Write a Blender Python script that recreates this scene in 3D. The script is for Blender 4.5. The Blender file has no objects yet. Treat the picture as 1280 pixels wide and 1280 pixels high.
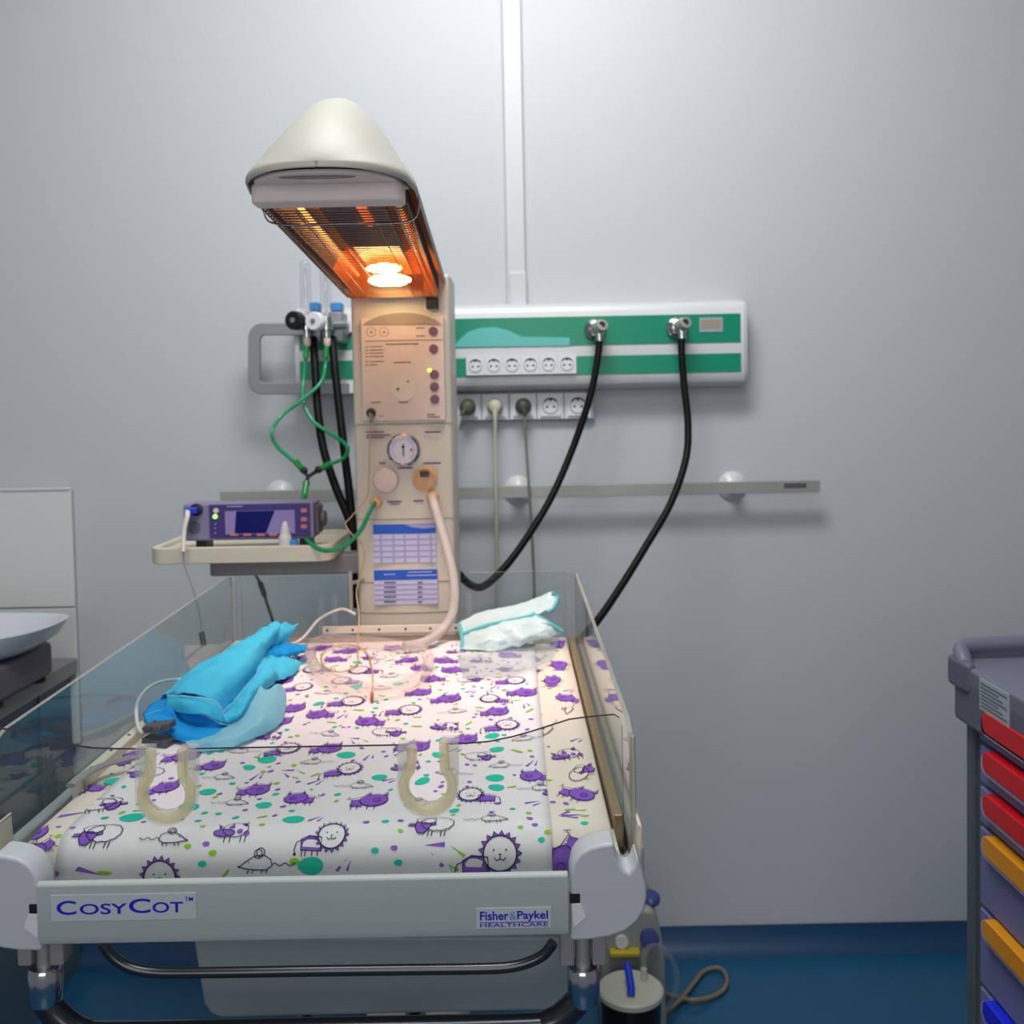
import bpy, bmesh, math, random
from mathutils import Vector, Matrix, noise
random.seed(7)
PI = math.pi
SC = bpy.context.scene
COL = SC.collection
# ------------------------------------------------------------------ camera
F = 1250.0
H = 1.39
PITCH = math.radians(2.3)
ROLL = math.radians(1.1)
SHIFT = -0.064
cam_d = bpy.data.cameras.new('camera')
cam = bpy.data.objects.new('camera', cam_d)
COL.objects.link(cam)
cam_d.sensor_width = 36.0
cam_d.lens = F / 1280.0 * 36.0
cam_d.shift_y = SHIFT
cam_d.clip_start = 0.02
MR = Matrix.Rotation(PI / 2 - PITCH, 4, 'X') @ Matrix.Rotation(-ROLL, 4, 'Z')
cam.matrix_world = Matrix.Translation((0, 0, H)) @ MR
SC.camera = cam
cam_d.dof.use_dof = True
cam_d.dof.focus_distance = 1.0
cam_d.dof.aperture_fstop = 9.0


def ray(px, py):
    return MR.to_3x3() @ Vector(((px - 640) / F, ((640 - py) + SHIFT * 1280) / F, -1.0))


def P(px, py, Y):
    d = ray(px, py)
    t = Y / d.y
    return Vector((d.x * t, Y, H + d.z * t))


def PZ(px, py, z):
    d = ray(px, py)
    t = (z - H) / d.z
    return Vector((d.x * t, d.y * t, z))


def PX(px, py, x):
    d = ray(px, py)
    t = x / d.x
    return Vector((x, d.y * t, H + d.z * t))


def R(x0, y0, x1, y1, Y):
    ym, xm = (y0 + y1) / 2, (x0 + x1) / 2
    return P(x0, ym, Y).x, P(x1, ym, Y).x, P(xm, y1, Y).z, P(xm, y0, Y).z


# ------------------------------------------------------------------ materials
def lin(c):
    return tuple(((v / 255) / 12.92 if v / 255 <= 0.04045 else ((v / 255 + 0.055) / 1.055) ** 2.4) for v in c) + (1.0,)


def mat(name, rgb, rough=0.5, metal=0.0, emit=0.0, ergb=None, var=0.04, scale=12.0, bump=0.0, bscale=60.0,
        alpha=1.0, trans=0.0, spec=0.5, aniso=None):
    m = bpy.data.materials.new(name)
    m.use_nodes = True
    nt = m.node_tree
    b = nt.nodes['Principled BSDF']
    out = nt.nodes['Material Output']
    c = lin(rgb)
    tc = nt.nodes.new('ShaderNodeTexCoord')
    nz = nt.nodes.new('ShaderNodeTexNoise')
    nz.inputs['Scale'].default_value = scale
    nz.inputs['Detail'].default_value = 4
    nt.links.new(tc.outputs['Object'], nz.inputs['Vector'])
    mx = nt.nodes.new('ShaderNodeMix')
    mx.data_type = 'RGBA'
    mx.inputs[6].default_value = tuple(v * (1 - var) for v in c[:3]) + (1,)
    mx.inputs[7].default_value = tuple(min(1, v * (1 + var)) for v in c[:3]) + (1,)
    nt.links.new(nz.outputs['Fac'], mx.inputs[0])
    nt.links.new(mx.outputs[2], b.inputs['Base Color'])
    b.inputs['Roughness'].default_value = rough
    b.inputs['Metallic'].default_value = metal
    b.inputs['Specular IOR Level'].default_value = spec
    if emit:
        b.inputs['Emission Color'].default_value = lin(ergb or rgb)
        b.inputs['Emission Strength'].default_value = emit
    if bump:
        n2 = nt.nodes.new('ShaderNodeTexNoise')
        n2.inputs['Scale'].default_value = bscale
        n2.inputs['Detail'].default_value = 5
        nt.links.new(tc.outputs['Object'], n2.inputs['Vector'])
        bp = nt.nodes.new('ShaderNodeBump')
        bp.inputs['Strength'].default_value = bump
        bp.inputs['Distance'].default_value = 0.004
        nt.links.new(n2.outputs['Fac'], bp.inputs['Height'])
        nt.links.new(bp.outputs['Normal'], b.inputs['Normal'])
    last = b.outputs[0]
    if trans:
        tl = nt.nodes.new('ShaderNodeBsdfTranslucent')
        tl.inputs['Color'].default_value = c
        ms = nt.nodes.new('ShaderNodeMixShader')
        ms.inputs[0].default_value = trans
        nt.links.new(last, ms.inputs[1])
        nt.links.new(tl.outputs[0], ms.inputs[2])
        last = ms.outputs[0]
    if alpha < 1:
        tp = nt.nodes.new('ShaderNodeBsdfTransparent')
        ms = nt.nodes.new('ShaderNodeMixShader')
        ms.inputs[0].default_value = alpha
        nt.links.new(tp.outputs[0], ms.inputs[1])
        nt.links.new(last, ms.inputs[2])
        last = ms.outputs[0]
    nt.links.new(last, out.inputs['Surface'])
    return m


def clear(name, tint=(246, 249, 248), gloss=0.02, ior=1.49, haze=0.0, hrgb=(220, 220, 210)):
    """clear acrylic: transparent with a real Fresnel reflection on its front-facing faces"""
    m = bpy.data.materials.new(name)
    m.use_nodes = True
    nt = m.node_tree
    nt.nodes.clear()
    out = nt.nodes.new('ShaderNodeOutputMaterial')
    tp = nt.nodes.new('ShaderNodeBsdfTransparent')
    tp.inputs[0].default_value = lin(tint)
    last = tp.outputs[0]
    if haze:
        df = nt.nodes.new('ShaderNodeBsdfDiffuse')
        df.inputs[0].default_value = lin(hrgb)
        tl = nt.nodes.new('ShaderNodeBsdfTranslucent')
        tl.inputs[0].default_value = lin(hrgb)
        mh = nt.nodes.new('ShaderNodeMixShader')
        mh.inputs[0].default_value = 0.5
        nt.links.new(df.outputs[0], mh.inputs[1])
        nt.links.new(tl.outputs[0], mh.inputs[2])
        ma = nt.nodes.new('ShaderNodeMixShader')
        ma.inputs[0].default_value = haze
        nt.links.new(last, ma.inputs[1])
        nt.links.new(mh.outputs[0], ma.inputs[2])
        last = ma.outputs[0]
    gl = nt.nodes.new('ShaderNodeBsdfGlossy')
    gl.inputs['Roughness'].default_value = gloss
    fr = nt.nodes.new('ShaderNodeFresnel')
    fr.inputs['IOR'].default_value = ior
    ge = nt.nodes.new('ShaderNodeNewGeometry')
    sub = nt.nodes.new('ShaderNodeMath')
    sub.operation = 'SUBTRACT'
    sub.inputs[0].default_value = 1.0
    nt.links.new(ge.outputs['Backfacing'], sub.inputs[1])
    mu = nt.nodes.new('ShaderNodeMath')
    mu.operation = 'MULTIPLY'
    nt.links.new(fr.outputs[0], mu.inputs[0])
    nt.links.new(sub.outputs[0], mu.inputs[1])
    mx = nt.nodes.new('ShaderNodeMixShader')
    nt.links.new(mu.outputs[0], mx.inputs[0])
    nt.links.new(last, mx.inputs[1])
    nt.links.new(gl.outputs[0], mx.inputs[2])
    nt.links.new(mx.outputs[0], out.inputs['Surface'])
    return m


M = {}
M['wall'] = mat('wall_paint', (198, 202, 206), 0.45, var=0.012, scale=3, bump=0.03, bscale=90, spec=0.3)
M['ceil'] = mat('ceiling_paint', (220, 220, 220), 0.9)
M['floor'] = mat('blue_vinyl', (22, 84, 120), 0.32, var=0.12, scale=5, bump=0.02)
M['cove'] = mat('blue_cove', (10, 62, 102), 0.4, var=0.06)
M['trunk'] = mat('trunking_white', (206, 209, 211), 0.4)
M['white'] = mat('white_plastic', (205, 208, 210), 0.38)
M['unitw'] = mat('white_enamel', (218, 220, 222), 0.3)
M['green'] = mat('green_panel', (12, 140, 108), 0.28, var=0.02)
M['cyanp'] = mat('pale_cyan_print', (92, 190, 184), 0.3)
M['socket'] = mat('socket_white', (226, 227, 232), 0.3)
M['socks'] = mat('socket_grey', (176, 178, 190), 0.4)
M['dark'] = mat('dark_hole', (32, 32, 36), 0.6)
M['chrome'] = mat('chrome', (200, 202, 205), 0.16, 1.0)
M['steel'] = mat('brushed_steel', (176, 176, 170), 0.5, 0.55, bump=0.02, bscale=300)
M['steelg'] = mat('satin_aluminium', (150, 152, 156), 0.45, 0.6)
M['rub'] = mat('black_rubber', (9, 9, 10), 0.5, spec=.2)
M['beige'] = mat('beige_enamel', (220, 210, 194), 0.42, var=0.02)
M['beigel'] = mat('light_beige', (222, 212, 196), 0.42)
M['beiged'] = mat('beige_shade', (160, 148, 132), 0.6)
M['cream'] = mat('cream_plastic', (214, 208, 190), 0.38)
M['goldr'] = mat('gold_brown_rim', (158, 136, 100), 0.3, 0.4)
M['hood'] = mat('hood_cream', (186, 183, 172), 0.5, var=0.015)
M['hoodg'] = mat('hood_grey', (240, 226, 220), 0.5)
M['frontp'] = mat('grey_front_enamel', (176, 182, 181), 0.42, var=0.02)
M['cornp'] = mat('pale_grey_plastic', (186, 191, 196), 0.4, var=0.02)
M['plate'] = mat('nameplate_grey', (186, 192, 195), 0.35)
M['ink'] = mat('blue_ink', (12, 8, 190), 0.5, var=0.01)
M['panelp'] = mat('peach_fascia', (222, 206, 194), 0.5, var=0.03)
M['purpb'] = mat('mauve_button', (124, 76, 104), 0.45)
M['inkp'] = mat('mauve_ink', (120, 88, 128), 0.6)
M['inkbr'] = mat('brown_ink', (150, 112, 98), 0.6)
M['black'] = mat('black_plastic', (16, 16, 18), 0.4)
M['led'] = mat('yellow_lamp', (250, 220, 60), 0.4, emit=4)
M['ledg'] = mat('green_lamp', (120, 240, 60), 0.4, emit=4)
M['gaugef'] = mat('gauge_face', (226, 218, 230), 0.3)
M['knobp'] = mat('pale_pink_cap', (226, 202, 192), 0.35)
M['amber'] = mat('amber_cap', (222, 176, 130), 0.3)
M['chartb'] = mat('chart_blue', (20, 92, 205), 0.4)
M['chartl'] = mat('chart_lilac', (206, 204, 236), 0.4)
M['chartm'] = mat('chart_line', (168, 166, 214), 0.4)
M['gtube'] = mat('green_tubing', (40, 178, 120), 0.25, trans=0.4)
M['gtubed'] = mat('green_connector', (10, 158, 66), 0.25, trans=0.2)
M['glass'] = clear('clear_acrylic')
M['rim'] = mat('acrylic_edge', (50, 42, 56), 0.6, spec=.1)
M['riml'] = mat('acrylic_edge_light', (176, 172, 158), 0.25, alpha=0.75)
M['tubeg'] = clear('clear_tube_glass', (250, 250, 252), 0.03, 1.45, haze=0.12, hrgb=(225, 228, 235))
M['sil'] = clear('cloudy_silicone', (254, 254, 252), 0.2, 1.35, haze=0.22, hrgb=(252, 250, 246))
M['sily'] = clear('yellowed_silicone', (254, 251, 238), 0.15, 1.35, haze=0.34, hrgb=(255, 246, 214))
M['hose'] = clear('milky_hose', (255, 250, 246), 0.2, 1.35, haze=0.2, hrgb=(255, 246, 242))
M['hosed'] = mat('milky_hose_upper', (218, 208, 202), 0.35, alpha=0.8)
M['sheetw'] = mat('white_cotton', (236, 230, 232), 0.85, var=0.02, bump=0.12, bscale=35, spec=0.1)
M['sheetc'] = mat('cream_cotton', (232, 220, 206), 0.85, var=0.02, bump=0.12, bscale=35, spec=0.1)
M['pr_pur'] = mat('print_purple', (142, 94, 200), 0.9, spec=0.05)
M['pr_ink'] = mat('print_ink', (66, 46, 92), 0.9, spec=0.05)
M['pr_teal'] = mat('print_teal', (44, 200, 170), 0.9, spec=0.05)
M['pr_grn'] = mat('print_green', (150, 200, 50), 0.9, spec=0.05)
M['pr_lil'] = mat('print_lilac', (150, 104, 200), 0.9, spec=0.05)
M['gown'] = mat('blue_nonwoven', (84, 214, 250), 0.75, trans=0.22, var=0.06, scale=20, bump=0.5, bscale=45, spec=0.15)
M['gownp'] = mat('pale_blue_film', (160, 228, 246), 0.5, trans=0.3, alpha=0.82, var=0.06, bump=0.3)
M['gownd'] = mat('shaded_blue_nonwoven', (36, 172, 246), 0.75, trans=0.22, var=0.06, spec=0.15)  # same cloth as the gown, shade in the folds put into the colour
M['pack'] = mat('pale_pack', (222, 242, 244), 0.22, trans=0.2, alpha=0.9, bump=0.25, bscale=30)
M['packc'] = mat('cyan_pack', (120, 214, 216), 0.4, trans=0.3, bump=0.15, bscale=30)
M['film'] = clear('clear_film', (250, 252, 252), 0.05, 1.45, haze=0.14, hrgb=(225, 230, 235))
M['monp'] = mat('purple_fascia', (66, 52, 120), 0.35, var=0.02)
M['mong'] = mat('lilac_grey_case', (132, 124, 156), 0.45)
M['mondk'] = mat('dark_grey_case', (88, 84, 94), 0.5)
M['scr'] = mat('navy_screen', (12, 16, 92), 0.15, emit=0.15)
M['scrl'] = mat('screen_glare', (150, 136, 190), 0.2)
M['btnr'] = mat('salmon_button', (206, 118, 128), 0.5)
M['bluec'] = mat('bright_blue_plastic', (20, 60, 210), 0.35)
M['bluem'] = mat('mid_blue_plastic', (60, 140, 205), 0.4)
M['trayp'] = mat('tray_cream', (214, 206, 186), 0.45)
M['armg'] = mat('arm_grey', (150, 144, 146), 0.45)
M['bottle'] = mat('bottle_white', (238, 238, 236), 0.35, trans=0.2)
M['cordw'] = mat('white_cord', (222, 218, 210), 0.4)
M['cordc'] = mat('cream_cord', (186, 186, 168), 0.45)
M['cordd'] = mat('olive_grey_cord', (120, 126, 112), 0.45)
M['plugo'] = mat('olive_plug', (86, 94, 72), 0.5)
M['plugc'] = mat('cream_plug', (200, 196, 172), 0.45)
M['plugd'] = mat('dark_plug', (62, 70, 62), 0.5)
M['probe'] = mat('yellow_probe_wire', (206, 170, 112), 0.4)
M['redt'] = mat('red_tip', (190, 70, 40), 0.4)
M['clip'] = mat('grey_clip', (78, 82, 90), 0.5)
M['reflm'] = mat('reflector_metal', (104, 82, 68), 0.42, 0.8, var=0.25, scale=14)
M['reflo'] = mat('reflector_painted_glow', (230, 130, 50), 0.35, 0.6, emit=0.8, ergb=(255, 120, 30))  # orange light of the elements put into the metal as emission
M['rod'] = mat('glowing_rod', (255, 170, 70), 0.4, emit=2.6, ergb=(255, 160, 80))
M['rodd'] = mat('warm_rod', (240, 120, 60), 0.4, emit=0.8, ergb=(255, 110, 40))
M['bulb'] = mat('bright_bulb', (255, 230, 170), 0.4, emit=18, ergb=(255, 228, 165))
M['wire'] = mat('grille_wire', (96, 84, 78), 0.35, 0.8)
M['wirel'] = mat('grille_wire_bright', (170, 172, 180), 0.25, 1.0)
M['tub'] = mat('grey_tub', (158, 166, 170), 0.45, var=0.02)
M['tubed'] = mat('dark_frame', (74, 76, 80), 0.22, 0.8)
M['cartg'] = mat('cart_grey', (92, 94, 112), 0.5)
M['cartp'] = mat('cart_post', (84, 94, 98), 0.5)
M['cartt'] = mat('cart_top', (108, 110, 128), 0.45)
M['drawl'] = mat('lavender_drawer', (112, 114, 160), 0.5)
M['drawb'] = mat('lavender_trim', (172, 172, 206), 0.4)
M['red'] = mat('red_handle', (206, 10, 26), 0.4)
M['yel'] = mat('amber_handle', (222, 146, 14), 0.4)
M['blu'] = mat('blue_handle', (20, 40, 220), 0.4)
M['stick'] = mat('grey_sticker', (160, 172, 178), 0.5)
M['inkg'] = mat('grey_ink', (96, 106, 112), 0.6)
M['tile'] = mat('white_tile', (222, 224, 222), 0.16, var=0.015)
M['grout'] = mat('grey_grout', (160, 164, 168), 0.8)
M['cabs'] = mat('teal_grey_laminate', (72, 92, 104), 0.45, var=0.08)
M['ctop'] = mat('grey_worktop', (126, 126, 124), 0.35, var=0.1, scale=60)
M['dish'] = mat('white_dish', (216, 220, 230), 0.15)
M['suctw'] = mat('suction_cream', (150, 152, 148), 0.45)
M['lid'] = mat('canister_lid', (190, 192, 176), 0.4)
M['canb'] = clear('smoky_canister', (120, 116, 122), 0.08, 1.45, haze=0.35, hrgb=(60, 55, 60))
M['navy'] = mat('navy_knob', (50, 62, 128), 0.4)
M['tan'] = mat('tan_hose', (128, 118, 98), 0.4, alpha=0.9)
M['yelp'] = mat('yellow_plastic', (200, 180, 40), 0.4)

# ------------------------------------------------------------------ mesh builder
ORI = {}


def catmull(pts, n=8, closed=False):
    pts = [Vector(p) for p in pts]
    N = len(pts)
    out = []
    segs = N if closed else N - 1
    for i in range(segs):
        if closed:
            a, b, c, d = pts[(i - 1) % N], pts[i], pts[(i + 1) % N], pts[(i + 2) % N]
        else:
            a, b, c, d = pts[max(0, i - 1)], pts[i], pts[i + 1], pts[min(N - 1, i + 2)]
        for k in range(n):
            t = k / n
            out.append(0.5 * ((2 * b) + (c - a) * t + (2 * a - 5 * b + 4 * c - d) * t * t + (3 * b - a - 3 * c + d) * t ** 3))
    if not closed:
        out.append(pts[-1])
    return out


class MB:
    def __init__(s):
        s.v = []
        s.f = []
        s.m = []

    def add(s, vs, fs, mi=0):
        o = len(s.v)
        s.v += [Vector(p) for p in vs]
        for f in fs:
            s.f.append([o + i for i in f])
            s.m.append(mi)
        return s

    def box(s, x0, x1, y0, y1, z0, z1, mi=0):
        if x0 > x1: x0, x1 = x1, x0
        if y0 > y1: y0, y1 = y1, y0
        if z0 > z1: z0, z1 = z1, z0
        vs = [(x0, y0, z0), (x1, y0, z0), (x1, y1, z0), (x0, y1, z0), (x0, y0, z1), (x1, y0, z1), (x1, y1, z1), (x0, y1, z1)]
        fs = [(0, 3, 2, 1), (4, 5, 6, 7), (0, 1, 5, 4), (1, 2, 6, 5), (2, 3, 7, 6), (3, 0, 4, 7)]
        return s.add(vs, fs, mi)

    def prism(s, poly, y0, y1, mi=0, side=None):
        """poly: list of (x,z); extruded along Y"""
        n = len(poly)
        a = sum(poly[i][0] * poly[(i + 1) % n][1] - poly[(i + 1) % n][0] * poly[i][1] for i in range(n))
        if a < 0: poly = poly[::-1]
        vs = [(p[0], y0, p[1]) for p in poly] + [(p[0], y1, p[1]) for p in poly]
        s.add(vs, [list(range(n)), list(range(2 * n - 1, n - 1, -1))], mi)
        o = len(s.v) - 2 * n
        for i in range(n):
            j = (i + 1) % n
            s.f.append([o + j, o + i, o + n + i, o + n + j])
            s.m.append(mi if side is None else side)
        return s

    def extr(s, pts, d, mi=0, side=None):
        """closed polygon of 3-D points extruded by vector d"""
        n = len(pts)
        d = Vector(d)
        vs = [Vector(p) for p in pts] + [Vector(p) + d for p in pts]
        o = len(s.v)
        s.v += vs
        s.f += [[o + i for i in range(n)][::-1], [o + n + i for i in range(n)]]
        s.m += [mi, mi]
        for i in range(n):
            j = (i + 1) % n
            s.f.append([o + i, o + j, o + n + j, o + n + i])
            s.m.append(mi if side is None else side)
        return s

    def cyl(s, p0, p1, r0, r1=None, n=24, mi=0, cap=True):
        r1 = r0 if r1 is None else r1
        p0, p1 = Vector(p0), Vector(p1)
        w = (p1 - p0).normalized()
        u = w.orthogonal().normalized()
        v = w.cross(u)
        vs = [p0 + r0 * (math.cos(2 * PI * i / n) * u + math.sin(2 * PI * i / n) * v) for i in range(n)]
        vs += [p1 + r1 * (math.cos(2 * PI * i / n) * u + math.sin(2 * PI * i / n) * v) for i in range(n)]
        fs = [(i, (i + 1) % n, n + (i + 1) % n, n + i) for i in range(n)]
        if cap:
            fs += [list(range(n))[::-1], list(range(n, 2 * n))]
        return s.add(vs, fs, mi)

    def lathe(s, c, axis, prof, n=32, mi=0, sx=1.0, sy=1.0):
        """prof: list of (r, h) along axis from c"""
        c = Vector(c)
        w = Vector(axis).normalized()
        u = Vector((1, 0, 0)) if abs(w.x) < 0.9 else Vector((0, 1, 0))
        v = w.cross(u).normalized()
        u = v.cross(w)
        o = len(s.v)
        for r, h in prof:
            for i in range(n):
                a = 2 * PI * i / n
                s.v.append(c + w * h + r * (math.cos(a) * u * sx + math.sin(a) * v * sy))
        for k in range(len(prof) - 1):
            for i in range(n):
                j = (i + 1) % n
                s.f.append([o + k * n + i, o + k * n + j, o + (k + 1) * n + j, o + (k + 1) * n + i])
                s.m.append(mi)
        s.f.append([o + i for i in range(n)][::-1]); s.m.append(mi)
        q = o + (len(prof) - 1) * n
        s.f.append([q + i for i in range(n)]); s.m.append(mi)
        return s

    def tube(s, pts, r, n=10, mi=0, sm=6, closed=False):
        if sm: pts = catmull(pts, sm, closed)
        else: pts = [Vector(p) for p in pts]
        N = len(pts)
        o = len(s.v)
        rs = r if callable(r) else (lambda t: r)
        prev = None
        for i, p in enumerate(pts):
            if closed: t = pts[(i + 1) % N] - pts[i - 1]
            else: t = pts[min(N - 1, i + 1)] - pts[max(0, i - 1)]
            t.normalize()
            if prev is None: u = t.orthogonal().normalized()
            else:
                u = prev - t * prev.dot(t)
                u.normalize()
            prev = u
            w = t.cross(u)
            rr = rs(i / max(1, N - 1))
            for k in range(n):
                a = 2 * PI * k / n
                s.v.append(p + rr * (math.cos(a) * u + math.sin(a) * w))
        for i in range(N if closed else N - 1):
            a, b = o + i * n, o + ((i + 1) % N) * n
            for k in range(n):
                j = (k + 1) % n
                s.f.append([a + k, a + j, b + j, b + k]); s.m.append(mi)
        if not closed:
            s.f.append([o + k for k in range(n)][::-1]); s.m.append(mi)
            q = o + (N - 1) * n
            s.f.append([q + k for k in range(n)]); s.m.append(mi)
        return s

    def sph(s, c, r, n=16, mi=0, sc=(1, 1, 1)):
        o = len(s.v)
        c = Vector(c)
        m_ = n // 2
        for i in range(m_ + 1):
            t = PI * i / m_
            for j in range(n):
                a = 2 * PI * j / n
                s.v.append(c + Vector((r * sc[0] * math.sin(t) * math.cos(a), r * sc[1] * math.sin(t) * math.sin(a), r * sc[2] * math.cos(t))))
        for i in range(m_):
            for j in range(n):
                k = (j + 1) % n
                s.f.append([o + i * n + j, o + (i + 1) * n + j, o + (i + 1) * n + k, o + i * n + k]); s.m.append(mi)
        return s

    def grid(s, rows, mi=0, nu=6, nv=6):
        """rows of control points -> smooth surface"""
        rr = [catmull(r, nu) for r in rows]
        cols = [catmull([r[i] for r in rr], nv) for i in range(len(rr[0]))]
        a, b = len(cols), len(cols[0])
        o = len(s.v)
        for c in cols: s.v += c
        for i in range(a - 1):
            for j in range(b - 1):
                s.f.append([o + i * b + j, o + (i + 1) * b + j, o + (i + 1) * b + j + 1, o + i * b + j + 1]); s.m.append(mi)
        return s

    def disc(s, c, r, Y0, Y1, mi=0, n=28):
        """button-like cylinder along Y centred on x,z of c"""
        return s.cyl((c.x, Y1, c.z), (c.x, Y0, c.z), r, n=n, mi=mi)

    def build(s, name, mats, parent=None, bevel=0.0, seg=2, smooth=True, solid=0.0, ang=35, label=None, base=None):
        me = bpy.data.meshes.new(name)
        if parent is None:
            if base is None:
                xs = [p.x for p in s.v]; ys = [p.y for p in s.v]; zs = [p.z for p in s.v]
                base = Vector(((min(xs) + max(xs)) / 2, (min(ys) + max(ys)) / 2, min(zs)))
        else:
            base = ORI[parent.name]
        base = Vector(base)
        me.from_pydata([tuple(p - base) for p in s.v], [], s.f)
        if not isinstance(mats, (list, tuple)): mats = [mats]
        for m_ in mats: me.materials.append(M[m_])
        me.polygons.foreach_set('material_index', s.m)
        me.update()
        if smooth:
            me.shade_smooth()
            me.set_sharp_from_angle(angle=math.radians(ang))
        o = bpy.data.objects.new(name, me)
        COL.objects.link(o)
        if parent is None: o.location = base
        else: o.parent = parent
        ORI[o.name] = base
        if bevel:
            b = o.modifiers.new('bevel', 'BEVEL')
            b.width = bevel; b.segments = seg; b.limit_method = 'ANGLE'; b.angle_limit = math.radians(35)
            b.harden_normals = smooth
        if solid:
            b = o.modifiers.new('solid', 'SOLIDIFY')
            b.thickness = solid; b.offset = 0
        if label: o['label'] = label
        return o


def thing(name, label, cat, loc, group=None):
    o = bpy.data.objects.new(name, None)
    COL.objects.link(o)
    o.empty_display_size = 0.05
    o.location = loc
    ORI[o.name] = Vector(loc)
    o['label'] = label; o['category'] = cat
    if group: o['group'] = group
    return o


def tag(o, label, cat, group=None):
    o['label'] = label; o['category'] = cat
    if group: o['group'] = group
    return o


def struct(o):
    o['kind'] = 'structure'
    return o


def dup(root, off, label=None):
    r = root.copy(); COL.objects.link(r)
    r.location = root.location + Vector(off)
    if label: r['label'] = label
    for ch in list(root.children):
        c = ch.copy(); COL.objects.link(c); c.parent = r
        for g in ch.children:
            d = g.copy(); COL.objects.link(d); d.parent = c
    return r


def text_geo(mb, s, x0, x1, z0, z1, y, mi=0, bold=0.0):
    """lettering fitted to a rectangle facing -Y"""
    cu = bpy.data.curves.new('t', 'FONT')
    cu.body = s
    cu.resolution_u = 4
    cu.offset = bold
    ob = bpy.data.objects.new('t', cu)
    COL.objects.link(ob)
    dg = bpy.context.evaluated_depsgraph_get()
    me = bpy.data.meshes.new_from_object(ob.evaluated_get(dg))
    vs = [v.co.copy() for v in me.vertices]
    fs = [list(p.vertices) for p in me.polygons]
    bpy.data.objects.remove(ob); bpy.data.curves.remove(cu); bpy.data.meshes.remove(me)
    ax, bx = min(v.x for v in vs), max(v.x for v in vs)
    az, bz = min(v.y for v in vs), max(v.y for v in vs)
    mb.add([(x0 + (v.x - ax) / (bx - ax) * (x1 - x0), y, z0 + (v.y - az) / (bz - az) * (z1 - z0)) for v in vs], fs, mi)


# ================================================================== ROOM
YW = 2.5
struct(MB().box(-2.6, 2.6, YW, YW + 0.1, 0, 3.0).build('wall_back', 'wall'))
struct(MB().box(-2.6, 2.6, -1.6, YW, -0.05, 0).build('floor', 'floor'))
struct(MB().box(-2.6, 2.6, -1.6, YW, 3.0, 3.05).build('ceiling', 'ceil'))
# coved vinyl skirting
zc = P(1000, 1170, YW).z
pr = [(YW, 0), (YW - 0.055, 0.0), (YW - 0.035, 0.008), (YW - 0.015, 0.03), (YW - 0.006, 0.06), (YW - 0.006, zc), (YW, zc)]
mb = MB()
mb.extr([(-2.6, y, z) for y, z in pr], (5.2, 0, 0))
struct(mb.build('baseboard_back', 'cove'))
# vertical cable trunking
x0, x1, _, _ = R(631, 0, 654, 380, YW - 0.02)
zt = P(640, 380, YW - 0.02).z
mb = MB().box(x0, x1, YW - 0.022, YW, zt - 0.01, 3.0)
xa, xb, _, zz = R(637, 340, 658, 380, YW - 0.03)
mb.box(xa, xb, YW - 0.03, YW, zt - 0.01, zz)
struct(mb.build('trim_1', 'trunk', bevel=0.003))

# tiled splashback at the left
zT, zB = P(40, 613, YW - 0.02).z, P(40, 832, YW - 0.02).z
xR = P(91, 700, YW - 0.02).x
zg = P(40, 760, YW - 0.02).z
mb = MB().box(-2.5, xR - 0.001, YW - 0.014, YW, zB - 0.2, zT - 0.002, 1)
tx = xR
while tx > -2.4:
    mb.box(tx - 0.597, tx, YW - 0.022, YW - 0.01, zg + 0.002, zT, 0)
    mb.box(tx - 0.597, tx, YW - 0.022, YW - 0.01, zB - 0.2, zg - 0.002, 0)
    tx -= 0.6
mb.box(-2.5, xR, YW - 0.026, YW - 0.01, zT, zT + 0.006, 0)
tag(mb.build('tiled_splashback', ['tile', 'grout'], bevel=0.0015),
    'glossy white tiled splashback on the wall behind the counter at left', 'splashback')

# ================================================================== SERVICE PANEL (bed head unit)
YU = 2.42
ux0, ux1, uz0, uz1 = R(368, 388, 932, 482, YU)
uz0, uz1 = P(750, 470, YU).z, P(750, 392, YU).z
sp = thing('service_panel', 'long white wall-mounted gas and power panel with green stripes', 'wall panel', ((ux0 + ux1) / 2, YW, uz0 - 0.03))
prof = [(YW, uz1 + 0.028), (YU + 0.03, uz1 + 0.03), (YU + 0.008, uz1 + 0.02), (YU, uz1 + 0.004), (YU, uz0), (YU + 0.012, uz0 - 0.02), (YU + 0.05, uz0 - 0.03), (YW, uz0 - 0.03)]
mb = MB()
mb.extr([(ux0, y, z) for y, z in prof], (ux1 - ux0, 0, 0))
body = mb.build('casing', 'unitw', sp, bevel=0.003)
# end cap
mb = MB()
mb.extr([(ux1, y + (0.004 if y < YW else 0), z) for y, z in prof], (0.006, 0, 0))
mb.build('end_cap', 'white', sp, bevel=0.002)
hU = uz1 - uz0
gz = [(uz1 - hU * 0.50 + 0.0, uz1 - 0.006), (uz0 + 0.004, uz0 + hU * 0.325)]
for a, b in gz:
    MB().box(ux0 + 0.012, ux1 - 0.012, YU - 0.002, YU + 0.004, a, b).build('green_strip', 'green', sp)
# pale cyan curved print
ap = [P(x, y, YU) for x, y in [(568, 434), (572, 427), (585, 415), (600, 410), (620, 409), (637, 414), (652, 421), (712, 422), (712, 432)]]
MB().prism([(p.x, p.z) for p in ap], YU - 0.0035, YU - 0.001).build('printed_motif', 'cyanp', sp)
# rating label
a = R(874, 397, 903, 415, YU)
mb = MB().box(a[0], a[1], YU - 0.004, YU, a[2], a[3])
mb.box(a[0] + 0.004, a[1] - 0.004, YU - 0.0045, YU, a[2] + 0.008, a[3] - 0.006, 1)
mb.build('rating_label', ['stick', 'beiged'], sp)
# six integrated sockets


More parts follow.
